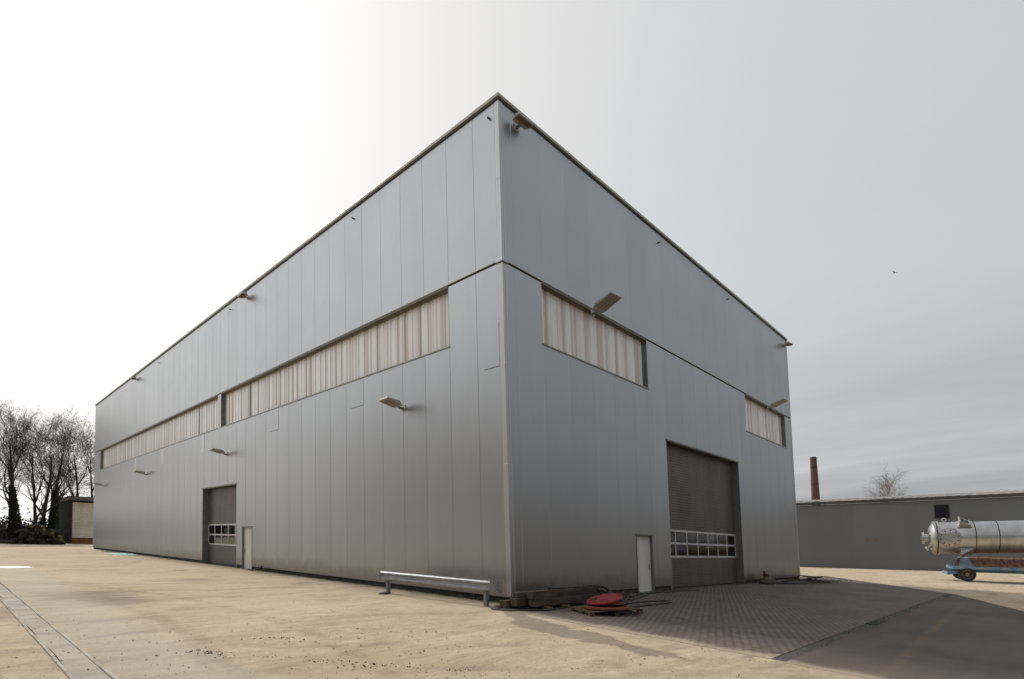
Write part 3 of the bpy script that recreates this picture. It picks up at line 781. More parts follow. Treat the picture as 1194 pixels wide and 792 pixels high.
for i, (sd, s, h, lb) in enumerate([('R', 4.85, 10.52, 'big floodlight jutting out over the wider window of the short facade'),
                                    ('R', 23.4, 10.5, 'big floodlight jutting out over the small window near the right edge')]):
    put_flood(fb if i == 0 else copy_tree(fb), sd, s, h, lb)
fc = make_flood(0.38, 0.74, M['brown_lamp'], 0, .12)
for i, (sd, s, h, lb) in enumerate([('R', 0.82, 15.58, 'brown-bottomed floodlight under the roof edge beside the front corner'),
                                    ('R', 27.25, 15.58, 'brown-bottomed floodlight under the roof edge at the far right corner'),
                                    ('L', 20.7, 15.58, 'brown-bottomed floodlight on the roof edge halfway along the long wall'),
                                    ('L', 46.3, 15.58, 'brown-bottomed floodlight on the roof edge near the far left end')]):
    put_flood(fc if i == 0 else copy_tree(fc), sd, s, h, lb)

# things seen dimly through the door glazing
def blob(name, c, r, mat, label, cat, seed):
    bm = bmesh.new(); bmesh.ops.create_icosphere(bm, subdivisions=3, radius=1)
    for v in bm.verts:
        k = 1+0.28*noise.noise(v.co*1.7+Vector((seed, 0, 0)))
        v.co = Vector((v.co.x*r[0], v.co.y*r[1], max(v.co.z, -0.7)*r[2]))*k
    me = bpy.data.meshes.new(name); bm.to_mesh(me); bm.free(); me.materials.append(mat)
    for p in me.polygons: p.use_smooth = True
    o = bpy.data.objects.new(name, me); col.objects.link(o); o.location = c; tag(o, label, cat); return o
def inside_bench(s0, s1, side, q):
    T = T2(side); m = MB()
    sbox(m, T, s0, s1, q, q+0.7, 1.42, 1.48)
    for a in (s0+0.05, s1-0.15): sbox(m, T, a, a+0.1, q+0.05, q+0.65, -0.2, 1.42)
    c = T((s0+s1)/2, q)
    o = m.build('rack', M['galv_dark'], site=True, org=S(c[0], c[1], -0.2)); return o
tag(inside_bench(23.0, 27.6, 'L', 0.46), 'dark steel rack behind the glazing of the brown roller door', 'rack')
blob('sack', S(0.58, 23.75, 2.0), (0.13, 0.52, 0.36), M['sack'], 'white bulging sack behind roller door glass, nearer the white door', 'sack', 3)['group'] = 'white sacks behind the door glass'
blob('sack', S(0.58, 25.35, 2.0), (0.13, 0.60, 0.36), M['sack'], 'white bulging sack behind roller door glass, farther from the white door', 'sack', 9)['group'] = 'white sacks behind the door glass'
tag(inside_bench(10.6, 16.9, 'R', 0.46), 'dark steel rack behind the glazing of the big roller door', 'rack')
m = MB(); m.box(11.5, 12.7, .52, 1.0, 1.48, 1.8); m.box(11.45, 12.75, .50, 1.02, 1.74, 1.79)  # blue box added to give the glazing a bluish reflection
tag(m.build('crate', M['crate_blue'], site=True, org=S(12.1, .75, 1.48)), 'blue plastic crate behind the glazing of the big roller door', 'crate')
blob('sack', S(15.6, .64, 2.05), (0.5, 0.15, 0.42), M['sack'], 'crumpled white sack behind the glazing of the big roller door', 'sack', 5)

# ------------------------------------------------------------------ crash barrier
gr = empty('crash_barrier', GP(-1.25, 2.4), 'low galvanised steel crash barrier on two posts before the long wall', 'crash barrier'); GO = gr.location.copy()
def rx(y): return -1.18-0.03*(y-2.4)
prof = [(0.0, -.155), (-.02, -.15), (-.08, -.115), (-.083, -.075), (-.03, -.03), (-.03, .03), (-.083, .075), (-.08, .115), (-.02, .15), (0.0, .155)]
m = MB(); yr = (-0.30, 5.15); hc = 0.40
vs = []; fs = []
for y in yr:
    for (q, z) in prof: vs.append((rx(y)+q, y, hc+z))
n = len(prof)
for i in range(n-1): fs.append((i, i+1, n+i+1, n+i))
inn = [(rx(y)+q+0.006, y, hc+z*0.985) for y in yr for (q, z) in prof]
o0 = len(vs); vs += inn
for i in range(n-1): fs.append((o0+i, o0+n+i, o0+n+i+1, o0+i+1))
m.add(vs, fs); m.build('rail', M['galv'], gr, site=True, org=GO, smooth='auto')
for y in (0.0, 4.85):
    m = MB(); x = rx(y)
    for a in (0.01,):
        m.box(x+.0, x+.012, y-.05, y+.05, gh(0, 0)-0.1, hc+.13); m.box(x+.012, x+.10, y-.05, y-.042, gh(0,0)-0.1, hc+.13); m.box(x+.10, x+.112, y-.05, y+.05, gh(0,0)-0.1, hc+.13)
    m.box(x-.01, x, y-.06, y+.06, gh(0,0)-0.1, 0.24)
    m.build('post', M['galv_dark'], gr, site=True, org=GO)
for y0, y1, s in ((-0.62, -0.29, 0), (5.14, 5.42, 1)):       # flared end pieces
    m = MB(); nn = 8
    for k in range(nn):
        t0, t1 = k/nn, (k+1)/nn
        def pt(t):
            yb = y0+(y1-y0)*t; tt = (1-t) if s == 0 else t
            return yb, rx(yb)-0.088+0.16*tt**2.2
        ya, xa = pt(t0); yb, xb = pt(t1)
        m.add([(xa, ya, hc-.17), (xb, yb, hc-.17), (xb, yb, hc+.165), (xa, ya, hc+.165), (xa+.012, ya, hc-.17), (xb+.012, yb, hc-.17), (xb+.012, yb, hc+.165), (xa+.012, ya, hc+.165)],
              [(0,1,2,3), (4,7,6,5), (3,2,6,7), (0,4,5,1)])
    m.build('end_piece', M['galv_dark'], gr, site=True, org=GO, smooth='auto')
m = MB()
for y in (-0.2, -0.05, 4.8, 4.95):
    for z in (-.09, .09): m.tube([(rx(y)-.08, y, hc+z), (rx(y)-.105, y, hc+z)], 0.016, 6)
build_each(m, 'bolt', M['steel'], gr, site=True, org=GO)

# ------------------------------------------------------------------ sleepers, discs, pallet
def beam(x0, x1, y0, h0, w, hgt, yaw, label, mat='tar_wood', name='timber_beam', cat='beam', group='old timber beams by the corner'):
    L = x1-x0; m = MB(); n = 10; r_ = random.Random(int(x0*100)+int(h0*1000)); ring = []
    for i in range(n+1):
        t = i/n; j = lambda: r_.uniform(-.008, .008)
        ring.append([(-L/2+L*t, -w/2+j(), j()), (-L/2+L*t, w/2+j(), j()), (-L/2+L*t, w/2+j(), hgt+j()), (-L/2+L*t, -w/2+j(), hgt+j())])
    vs = [p for q in ring for p in q]; fs = []
    for i in range(n):
        for k in range(4): fs.append((i*4+k, i*4+(k+1) % 4, i*4+4+(k+1) % 4, i*4+4+k))
    fs += [(3,2,1,0), tuple(n*4+k for k in range(4))]
    m.add(vs, fs)
    o = m.build(name, M[mat], bevel=0.012)
    cx = (x0+x1)/2; o.location = S(cx, y0, h0)
    o.rotation_euler = Matrix.Rotation(math.atan(GX*math.cos(yaw)+GY*math.sin(yaw))*-1, 3, 'Y').to_euler()
    o.rotation_euler.z = yaw
    return tag(o, label, cat, group)
for x0, x1, y, lb in ((-0.28, -0.04, -1.3, 'short wood block under the near end of the beam stack'), (0.55, 0.8, -1.28, 'short wood block under the middle of the beam stack')):
    o = beam(x0-.3, x1+.3, y, -0.195, 0.13, 0.085, R(88), lb, 'raw_wood', 'wood_block', 'wood block', 'blocks under the beams')
beam(-0.62, 2.55, -1.34, -0.105, 0.26, 0.22, R(1.5), 'dark tarred beam at the bottom front of the stack')
beam(-0.66, 2.75, -1.28, 0.118, 0.24, 0.21, R(2.5), 'dark tarred beam on top of the stack at the front')
beam(-0.95, 2.2, -0.98, -0.105, 0.25, 0.22, R(0.5), 'dark tarred beam behind the front one, low in the stack')
beam(-0.80, 2.3, -0.92, 0.118, 0.2, 0.15, R(-0.5), 'thin dark beam lying on top at the back of the stack')
beam(-1.05, 1.2, -0.62, -0.19, 0.24, 0.22, R(2), 'reddish-dark beam on the ground nearest the hall corner', 'raw_wood')
# pallet
pal = empty('pallet', GP(0.62, -3.02), 'dark wooden pallet on the block paving under the red discs', 'pallet', rot=(0, 0, R(-28)))
pw, pl = 0.62, 0.78
m = MB()
for k in range(7): m.box(-pl, pl, -pw+k*(2*pw-.1)/6, -pw+.1+k*(2*pw-.1)/6, .122, .144)
m.build('deck_boards', M['raw_wood'], pal, bevel=.004)
for a in (-pl+.06, 0, pl-.06):
    m = MB()
    for b in (-pw+.07, 0, pw-.07): m.box(a-.07, a+.07, b-.06, b+.06, .022, .10)
    m.box(a-.05, a+.05, -pw, pw, .10, .122); m.box(a-.05, a+.05, -pw, pw, 0, .022)
    m.build('skid', M['raw_wood'], pal, bevel=.004)
def disc(r, th, mat, loc, tilt, label, seg=40, bumps=True, rotz=0):
    m = MB()
    m.lathe((0,0,0), (0,0,1), [(0, r*.2), (0, r*.94), (.01, r), (th-.01, r), (th, r*.95), (th, r*.86), (th-.018, r*.83), (th-.018, r*.25), (th+.012, r*.22), (th+.012, .05)], seg)
    if bumps:
        for k in range(20):
            a = 2*math.pi*k/20; m.obox((math.cos(a)*r*.9, math.sin(a)*r*.9, th+.004), (.022*math.cos(a), .022*math.sin(a), 0), (-.016*math.sin(a), .016*math.cos(a), 0), (0,0,.008))
    o = m.build('metal_disc', M[mat], smooth='auto'); o.location = loc; o.rotation_euler = (tilt[0], tilt[1], rotz)
    return tag(o, label, 'metal disc', 'round metal discs on the pallet')
disc(.60, .07, 'orange', GP(.52, -3.12, .147), (R(1), R(2), 0), 'large orange disc lying flat at the bottom of the pallet')
disc(.52, .07, 'orange', GP(.72, -2.92, .222), (R(-2), R(3), 0), 'smaller rusty orange disc in the middle of the pile on the pallet')
rd = disc(.50, .05, 'red', GP(.62, -2.98, .36), (0, 0), 'bright red disc tilted on top of the pile on the pallet')
rd.rotation_euler = Vector((-.20, .03, .96)).to_track_quat('Z', 'Y').to_euler()
m = MB(); m.box(-.22, .22, -.07, .07, 0, .10)
o = m.build('wood_block', M['raw_wood'], bevel=.006); o.location = GP(.66, -2.62, .30); o.rotation_euler = (0, R(10), R(20)); tag(o, 'wood block wedged under the raised rim of the red disc', 'wood block')

# hoses and loose bits
def spline(pts, n=10):
    pts = [Vector(p) for p in pts]; out = []
    for i in range(len(pts)-1):
        p0, p1, p2, p3 = pts[max(i-1, 0)], pts[i], pts[i+1], pts[min(i+2, len(pts)-1)]
        for k in range(n):
            t = k/n
            out.append(0.5*((2*p1)+(-p0+p2)*t+(2*p0-5*p1+4*p2-p3)*t*t+(-p0+3*p1-3*p2+p3)*t**3))
    return out+[pts[-1]]
def hose(name, pts, r, mat, label, cat='hose', group=None):
    P = [GP(x, y, h) for x, y, h in pts]; m = MB(); m.tube(spline(P), r, 8)
    o = m.build(name, M[mat], org=P[0], smooth=True); return tag(o, label, cat, group)
hose('hose', [(1.5, -2.4, .05), (2.4, -2.2, .04), (3.6, -2.05, .04), (4.7, -2.15, .04), (5.2, -2.4, .04), (4.9, -2.68, .04), (3.9, -2.75, .04), (2.8, -2.72, .04), (1.9, -2.65, .04)], .035, 'hose_grey', 'black hose looped flat on the paving beside the red discs')
hose('hose', [(2.2, -1.1, .56), (2.55, -1.2, .56), (3.0, -1.35, .50), (3.5, -1.3, .25), (4.3, -1.0, .05), (5.6, -.75, .04), (6.8, -.45, .04), (8.6, -.35, .04)], .04, 'rubber', 'black hose running from the beam stack along the wall to the white door')
hose('hose', [(0.4, -1.15, .56), (1.1, -1.22, .54), (1.9, -1.25, .55), (2.4, -1.18, .52), (2.9, -1.5, .36), (3.2, -1.9, .1), (3.0, -2.2, .04)], .04, 'rubber', 'short black hose draped over the top of the beam stack')
hose('pipe', [(4.2, -1.6, .04), (5.4, -1.15, .04), (6.9, -.7, .04)], .03, 'hose_grey', 'straight thin grey pipe on the paving left of the white door', 'pipe')
hose('cable', [(-1.25, -.35, .05), (-1.5, -.75, .03), (-1.35, -1.15, .03), (-.9, -1.55, .03), (-.3, -1.75, .03), (.5, -1.65, .03)], .02, 'rubber', 'black cable curling on the ground in front of the beam ends', 'cable')
for c, w, d, yaw, lb in (((9.2, -.42), .55, .28, 4, 'flat black rubber mat by the wall left of the big door'), ((10.6, -.45), .75, .3, -8, 'flat black rubber mat in front of the big door edge')):
    m = MB(); m.box(-w, w, -d/2, d/2, 0, .03)
    o = m.build('rubber_mat', M['rubber'], bevel=.008); o.location = GP(*c, .006); o.rotation_euler = (R(2), math.atan(-GX), R(yaw)); tag(o, lb, 'mat', 'rubber mats by the wall')
# scrap by the far right corner of the hall
blob('stump', GP(19.9, -.6, .1), (.55, .4, .25), M['tar_wood'], 'dark lump of wood at the foot of the orange post by the big door', 'wood lump', 4)
m = MB(); m.prism([(-.18, -.13, 0), (.2, -.12, 0), (.16, .13, 0), (-.15, .14, 0)], (.05, .0, .5)); m.tube([(0, 0, .3), (-.25, .02, .55), (-.5, .02, .6)], .06, 6)
o = m.build('tree_stump', M['orange_wood'], bevel=.02); o.location = GP(20.05, -.55, .05); o.rotation_euler = (R(-6), R(9), R(12)); tag(o, 'orange-brown splintered wood stub standing right of the big door', 'wood stub')
hose('hose', [(20.5, -.8, .06), (21.2, -1.2, .05), (22.2, -1.55, .05), (23.0, -1.75, .05), (22.3, -1.95, .05), (21.3, -1.6, .05), (20.6, -1.0, .05)], .05, 'rubber', 'black hose lying in a long loop right of the big door')
for i, (x, y, h, L, w, yaw, lb) in enumerate(((22.6, -.45, .05, 1.9, .2, 2, 'pale weathered board at the foot of the wall'),
        (25.4, -.6, .04, 2.6, .22, -14, 'weathered plank at the bottom of the scrap heap by the far corner'),
        (26.2, -1.1, .16, 2.3, .2, 22, 'weathered plank lying across the scrap heap by the far corner'),
        (25.2, -1.5, .08, 1.7, .16, -38, 'short weathered plank leaning off the scrap heap'),
        (26.8, -.7, .24, 1.6, .24, 48, 'topmost weathered plank of the scrap heap by the far corner'))):
    o = beam(x-L/2, x+L/2, y, gh(x, y)+h, w, .06, R(yaw), lb, 'grey_wood' if i % 2 == 0 else 'tar_wood', 'plank', 'plank', 'loose planks by the far corner')
    o.rotation_euler.x += R(6*(i % 3-1))
for i, (a, b, lb) in enumerate((((24.3, -1.0, .12), (26.4, -1.7, .3), 'dark pipe sticking up out of the scrap heap'), ((25.0, -1.9, .06), (27.3, -.9, .2), 'dark pipe lying crosswise on the scrap heap'), ((24.0, -1.6, .05), (25.5, -2.3, .06), 'dark pipe flat on the ground before the scrap heap'))):
    m = MB(); P0, P1 = GP(*a), GP(*b); m.tube([P0, P1], .05, 8); tag(m.build('scrap_pipe', M['iron'], org=P0, smooth='auto'), lb, 'pipe', 'pipes in the scrap heap')
# by the left wall
hose('bent_pipe', [(-.25, 19.9, .04), (-.35, 19.1, .06), (-.25, 18.4, .16), (-.2, 18.2, .3)], .04, 'iron', 'bent dark pipe on the ground beside the left white door', 'pipe')
def tarp(name, mat, x0, x1, y0, y1, amp, label, cat, seed, base=.01):
    m = MB(); nx, ny = 26, 16; c = GP((x0+x1)/2, (y0+y1)/2)
    for j in range(ny+1):
        for i in range(nx+1):
            u, v = i/nx, j/ny
            x = x0+(x1-x0)*u + .18*noise.noise((v*3+seed, 1, u)); y = y0+(y1-y0)*v + .18*noise.noise((u*3, seed, v))
            e = min(u, 1-u, v, 1-v)
            m.v.append(GP(x, y, base+amp*(.35+.65*abs(noise.noise((u*4+seed, v*5, 2))))*min(1, e*6+.15))-c)
    for j in range(ny):
        for i in range(nx): m.f.append((j*(nx+1)+i, j*(nx+1)+i+1, (j+1)*(nx+1)+i+1, (j+1)*(nx+1)+i))
    o = m.build(name, M[mat], loc=c, smooth=True); return tag(o, label, cat)
tarp('tarpaulin', 'teal', -1.7, -.3, 43.2, 47.5, .16, 'crumpled teal plastic sheet on the ground by the long wall', 'tarpaulin', 2)
hose('cable', [(-.5, 48.0, .03), (-.6, 50, .03), (-.4, 53, .04), (-.7, 56, .03), (-.3, 59, .04)], .05, 'rubber', 'dark cable trailing along the foot of the wall beyond the teal sheet', 'cable')
tarp('plastic_sheet', 'white_sheet', -10.9, -8.9, 24.3, 25.7, .05, 'small white plastic sheet lying on the yard near the left edge', 'plastic sheet', 6)
for i, (x, y, lb) in enumerate(((-1.55, 4.6, 'clump of dirt and leaves at the foot of the left barrier post'), (-1.1, -.5, 'clump of dirt and leaves at the foot of the right barrier post'))):
    blob('dirt_clump', GP(x, y, .02), (.22, .16, .06), M['clod'], lb, 'dirt clump', 11+i)['group'] = 'dirt clumps at the barrier posts'

# grass and weeds along the edges
def blades(name, spots, label):
    m = MB(); r_ = random.Random(5)
    for (x, y, rx_, ry_, n, hgt) in spots:
        for _ in range(n):
            bx_, by_ = r_.gauss(x, rx_*.5), r_.gauss(y, ry_*.5)
            if (bx_ > -.02 and by_ > -.02): continue
            p = GP(bx_, by_, -.01); L = hgt*r_.uniform(.4, 1.1); a = r_.uniform(0, 6.28); w = L*.07
            d = Vector((math.cos(a), math.sin(a), 0)); e = Vector((-d.y, d.x, 0))
            m.add([p-e*w, p+e*w, p+d*L*.3+Vector((0,0,L*.6))+e*w*.6, p+d*L*.75+Vector((0,0,L*.85))], [(0,1,2), (0,2,3)])
    return tag(m.build(name, M['grass']), label, 'grass', kind='stuff')
blades('grass', [(4.6, -.5, 1.6, .5, 260, .22), (3.6, -1.3, .8, .5, 160, .3), (25.5, -2.0, 4.5, .8, 700, .12), (22.5, -.5, 3, .4, 220, .16), (-.12, 1.5, .12, 3.5, 240, .12), (-.1, 12, .12, 9, 200, .1), (6, -8.5, 9, .12, 260, .07), (6.2, -.25, 2, .2, 90, .14)],
       'weeds and short grass along the foot of the walls')

# ------------------------------------------------------------------ low warehouse on the right
LX = 60.0
def ltop(y): return 7.17-0.0175*(y-9.2)
lw = empty('low_warehouse', GP(LX, 0), 'long low slate-grey warehouse beyond the yard on the right', 'building'); LO = lw.location.copy()
m = MB(); y = -90.0
while y < 40:
    y2 = y+1.2; a, b = y, y2; c_ = .006
    sec = [(a, .1), (a, .004), (a+c_, 0), (b-c_, 0), (b, .004), (b, .1)]
    loop = [(LX+q, s) for s, q in sec]; n = len(loop)
    vs = [(p[0], p[1], gh(p[0], p[1])-.5) for p in loop] + [(p[0], p[1], ltop(p[1])) for p in loop]
    m.add(vs, [(i, (i+1) % n, n+(i+1) % n, n+i) for i in range(n)]+[tuple(range(n-1, -1, -1)), tuple(range(n, 2*n))])
    y = y2
m.build('wall', M['low_wall'], lw, site=True, org=LO)
def along(m, q0, q1, h0, h1, step=None):
    ys_ = (-90, 40)
    vs = []
    for y in ys_:
        t = ltop(y); vs += [(LX+q0, y, t+h0), (LX+q1, y, t+h0), (LX+q1, y, t+h1), (LX+q0, y, t+h1)]
    m.add(vs, [(0,3,2,1), (4,5,6,7)] + [(i, (i+1) % 4, 4+(i+1) % 4, 4+i) for i in range(4)])
m = MB(); along(m, -.28, .0, .02, .26); m.build('gutter', M['gutter_metal'], lw, site=True, org=LO)
m = MB(); along(m, -.20, .12, .262, .36); m.build('fascia', M['low_wall'], lw, site=True, org=LO)
m = MB(); yv = -90.0; vs = []; fs = []; i = 0        # corrugated roof sheet
while yv < 40:
    hgt = .07*(1 if (i//2) % 2 else 0)
    t = ltop(yv)+.38+hgt
    vs += [(LX-.32, yv, t), (LX+22, yv, t+2.2), (LX-.32, yv, t-.015)]
    if i: fs += [(3*i-3, 3*i-2, 3*i+1, 3*i), (3*i-3, 3*i, 3*i+2, 3*i-1)]
    i += 1; yv += .12 if i % 2 else .3
m.add(vs, fs); m.build('roof', M['roof_sheet'], lw, site=True, org=LO)
wm = MB(); wy0, wy1 = -5.05, -3.9; wm.box(LX-.06, LX-.012, wy0-.06, wy0, 5.45, 6.95); wm.box(LX-.06, LX-.012, wy1, wy1+.06, 5.45, 6.95); wm.box(LX-.06, LX-.012, wy0, wy1, 5.45, 5.53); wm.box(LX-.06, LX-.012, wy0, wy1, 6.87, 6.95)
w = wm.build('window', M['gutter_metal'], lw, site=True, org=LO)
m = MB(); m.box(LX-.03, LX-.006, wy0, wy1, 5.53, 6.87); m.build('pane', M['dark_glass'], w, site=True, org=LO)
m = MB(); m.box(LX-.03, LX-.004, .9, 2.4, 3.18, 3.28); m.build('wall_strip', M['grey_wood'], lw, site=True, org=LO)

# brick chimney
cb = S(130.6, 26.0, -1.5)
ck = MB(); ck.lathe((0,0,0), (0,0,1), [(0, 1.22), (25.0, .70), (25.0, .73), (25.35, .73), (25.5, .71), (25.5, .5)], 28)
ckr = empty('chimney', cb, 'tall round red brick factory chimney behind the low warehouse', 'chimney')
ck.build('shaft', M['brick'], ckr, smooth='auto')
m = MB()
for z in (8.0, 14.0, 19.0, 23.0):
    r_ = 1.22-(1.22-.70)*z/25
    m.lathe((0,0,z), (0,0,1), [(0, r_+.005), (0, r_+.03), (.1, r_+.03), (.1, r_)], 28)
build_each(m, 'iron_band', M['iron'], ckr)

# ------------------------------------------------------------------ tank on its trailer
UA = R(-76); U = Vector((math.cos(UA), math.sin(UA), GX*math.cos(UA)+GY*math.sin(UA)+.006)).normalized(); V0 = Vector((-math.sin(UA), math.cos(UA), 0)); Wz = U.cross(V0).normalized(); V = Wz.cross(U).normalized()
rot = Matrix((U, V, Wz)).transposed().to_euler()
TB = GP(38.5, -7.8)
tr = empty('flatbed_trailer', TB, 'blue flatbed trailer with rusty board deck under the steel vessel', 'trailer', rot=rot)
m = MB()
m.box(-.85, 10.2, -.12, .0, .84, 1.05); m.box(-.85, 10.2, 2.2, 2.32, .84, 1.05); m.box(-.85, -.70, 0, 2.2, .84, 1.05); m.box(10.05, 10.2, 0, 2.2, .84, 1.05)
for k in range(8): m.box(.2+k*1.3, .3+k*1.3, 0, 2.2, .86, 1.0)
m.box(-.7, 10.05, .55, .68, .62, .86); m.box(-.7, 10.05, 1.52, 1.65, .62, .86)
m.build('frame', M['blue'], tr, bevel=.01)
def slope_z(y): return 1.06+.62*y/2.2
m = MB(); x = .42
while x < 10.0:                                  # boards on raking bearers: low at the front edge, high at the back
    dz = rnd.uniform(-.012, .016); q = .03+rnd.uniform(0, .02)
    m.prism([(x, q, slope_z(q)+dz), (x, 2.2-q, slope_z(2.2-q)+dz), (x, 2.2-q, slope_z(2.2-q)+dz-.05), (x, q, slope_z(q)+dz-.05)], (.185, 0, 0)); x += .2
m.build('deck_boards', M['deck_wood'], tr)
m = MB()
for xx in (-.2, 2.4, 5.0, 7.6, 9.8): m.prism([(xx, .03, 1.05), (xx, 2.17, 1.05), (xx, 2.17, slope_z(2.17)-.06), (xx, .03, slope_z(.03)-.055)], (.12, 0, 0))
build_each(m, 'bearer', M['raw_wood'], tr)
m = MB(); m.prism([(-.80, .02, slope_z(.02)), (.40, .02, slope_z(.02)), (.40, 2.15, slope_z(2.15)), (-.15, 2.15, slope_z(2.15))], (0, 0, -.04)); m.build('front_plate', M['blue'], tr)
m = MB(); m.prism([(-.72, .10, slope_z(.1)+.004), (-.45, .10, slope_z(.1)+.004), (-.03, 1.9, slope_z(1.9)+.004), (-.18, 1.9, slope_z(1.9)+.004)], (0, 0, .012)); m.build('rusty_plate', M['rust'], tr)
m = MB()
m.prism([(-1.02, .12, .42), (-1.02, .12, .62), (.0, .12, .78), (.0, .12, .60)], (0, .14, 0)); m.prism([(-1.02, 1.9, .42), (-1.02, 1.9, .62), (.0, 1.9, .78), (.0, 1.9, .60)], (0, .14, 0))
m.box(-1.1, -.98, .12, 2.04, .42, .62)
m.build('drawbar', M['blue'], tr, bevel=.008)
m = MB(); m.tube([(0, .1, .5), (0, 2.1, .5)], .06, 8); m.tube([(8.6, .1, .5), (8.6, 2.1, .5)], .06, 8); m.box(-.18, .18, .5, .7, .5, .86); m.box(-.18, .18, 1.5, 1.7, .5, .86); m.box(8.42, 8.78, .5, .7, .5, .86); m.box(8.42, 8.78, 1.5, 1.7, .5, .86)
m.build('axle', M['iron'], tr)
def wheel(x, y, s):
    w = MB(); w.lathe((x, y, .5), (0, s, 0), [(-.14, .30), (-.14, .44), (-.10, .49), (-.05, .505), (.05, .505), (.10, .49), (.14, .44), (.14, .30), (.08, .29)], 32)
    for k in range(28):
        a = 2*math.pi*k/28; w.obox((x+math.cos(a)*.503, y, .5+math.sin(a)*.503), (.012*math.cos(a), 0, .012*math.sin(a)), (0, .09, 0), (-.018*math.sin(a), 0, .018*math.cos(a)))
    o = w.build('wheel', M['tyre'], tr, smooth='auto')
    w = MB(); w.lathe((x, y, .5), (0, s, 0), [(-.13, .29), (.12, .30), (.13, .28), (.06, .25), (.03, .14), (.10, .12), (.12, .05)], 24)
    for k in range(6):
        a = math.pi*k/3; w.lathe((x+math.cos(a)*.19, y+s*.04, .5+math.sin(a)*.19), (0, s, 0), [(0, .022), (.03, .022)], 6)
    w.build('rim', M['rim'], o, smooth='auto')
for x in (0, 8.6): wheel(x, .02, -1); wheel(x, 2.18, 1)
# vessel: axis along the trailer
vt = Vector((math.cos(UA), math.sin(UA), -.012)).normalized()
Wz2 = vt.cross(V0).normalized(); V2 = Wz2.cross(vt).normalized()
TC = TB + V*1.1 + Wz*3.1
tk = empty('steel_vessel', TC, 'horizontal stainless steel pressure vessel with round manway on the blue trailer', 'pressure vessel', rot=Matrix((vt, V2, Wz2)).transposed().to_euler())
RR = 1.14
m = MB(); m.lathe((0,0,0), (1,0,0), [(-1.52, RR-.02), (-1.50, RR), (9.4, RR), (9.7, RR*.9), (9.9, RR*.6), (9.98, .1)], 56)
m.build('shell', M['tank'], tk, smooth='auto')
m = MB(); m.lathe((0,0,0), (1,0,0), [(-2.06, .25), (-2.05, .42), (-2.0, .68), (-1.91, .9), (-1.80, 1.05), (-1.70, RR)], 48); m.build('end_cap', M['tank'], tk, smooth='auto')
for x in (-1.76, -1.56):
    m = MB(); m.lathe((0,0,0), (1,0,0), [(0, RR-.05), (0, RR+.08), (.11, RR+.08), (.11, RR-.05)], 56)
    for k in range(36):
        a = 2*math.pi*k/36; m.lathe((-.03, math.cos(a)*(RR+.03), math.sin(a)*(RR+.03)), (1,0,0), [(0, .025), (.15, .025)], 6)
    o = m.build('flange', M['tank'], tk, smooth='auto', loc=(x, 0, 0))
m = MB(); m.lathe((0,0,0), (1,0,0), [(-2.38, .30), (-2.38, .46), (-2.30, .46), (-2.28, .28), (-1.95, .27)], 28); m.lathe((0,0,0), (1,0,0), [(-2.45, .16), (-2.45, .42), (-2.385, .42), (-2.385, .2)], 28)
m.build('nozzle', M['steel'], tk, smooth='auto')
m = MB()
for k in range(12):
    a = 2*math.pi*k/12; m.lathe((-2.50, math.cos(a)*.36, math.sin(a)*.36), (1,0,0), [(0, .03), (.25, .03)], 6)
build_each(m, 'nozzle_bolt', M['iron'], tk)
m = MB(); m.lathe((-1.95, -.25, -.62), (-.75, -.2, -.5), [(0, .09), (.26, .09), (.26, .16), (.33, .16), (.33, .08)], 16); m.build('drain_stub', M['steel'], tk, smooth='auto')
mw = MB(); cx_ = -.98
mw.lathe((cx_, -.85, .02), (0,-1,0), [(0, .50), (.50, .50), (.50, .66), (.60, .66), (.60, .4)], 36)
mwo = mw.build('manway', M['galv_dark'], tk, smooth='auto')  # dark steel stands in for the shadow ring around the cover
mw = MB(); mw.lathe((cx_, -1.453, .02), (0,-1,0), [(0, .62), (.06, .63), (.075, .60), (.075, .1)], 36)
mw.obox((cx_, -1.54, .02), (.30, 0, -.36), (0, .018, 0), (.022, 0, .018))
mw.build('manway_cover', M['steel'], mwo, smooth='auto')
mw = MB()
for k in range(10):
    a = 2*math.pi*k/10+.2; mw.lathe((cx_+math.cos(a)*.53, -1.52, .02+math.sin(a)*.53), (0,-1,0), [(0, .045), (.06, .045), (.06, .02)], 6)
build_each(mw, 'manway_bolt', M['iron'], mwo)
m = MB(); nn = 20
for k in range(nn):
    a0, a1 = 2*math.pi*k/nn, 2*math.pi*(k+1)/nn
    m.tube([(-1.05+.12*math.cos(a0), 0, RR+.17+.12*math.sin(a0)), (-1.05+.12*math.cos(a1), 0, RR+.17+.12*math.sin(a1))], .04, 6, False)
m.box(-1.13, -.97, -.05, .05, RR-.05, RR+.08); m.build('lifting_eye', M['white_frame'], tk)
m = MB(); m.lathe((0,0,0), (1,0,0), [(-1.66, RR-.06), (-1.66, RR+.05), (-1.55, RR+.05), (-1.55, RR-.06)], 56); m.build('gasket', M['rubber'], tk, smooth='auto')
m = MB(); m.lathe((0,0,0), (1,0,0), [(-.66, RR), (-.66, RR+.025), (.52, RR+.025), (.52, RR)], 56); m.build('band', M['tank'], tk, smooth='auto')
m = MB()
for x in (.55, 1.82, 5.2): m.lathe((0,0,0), (1,0,0), [(x, RR-.01), (x, RR+.015), (x+.05, RR+.015), (x+.05, RR-.01)], 56)
build_each(m, 'seam_ring', M['iron'], tk, smooth='auto')
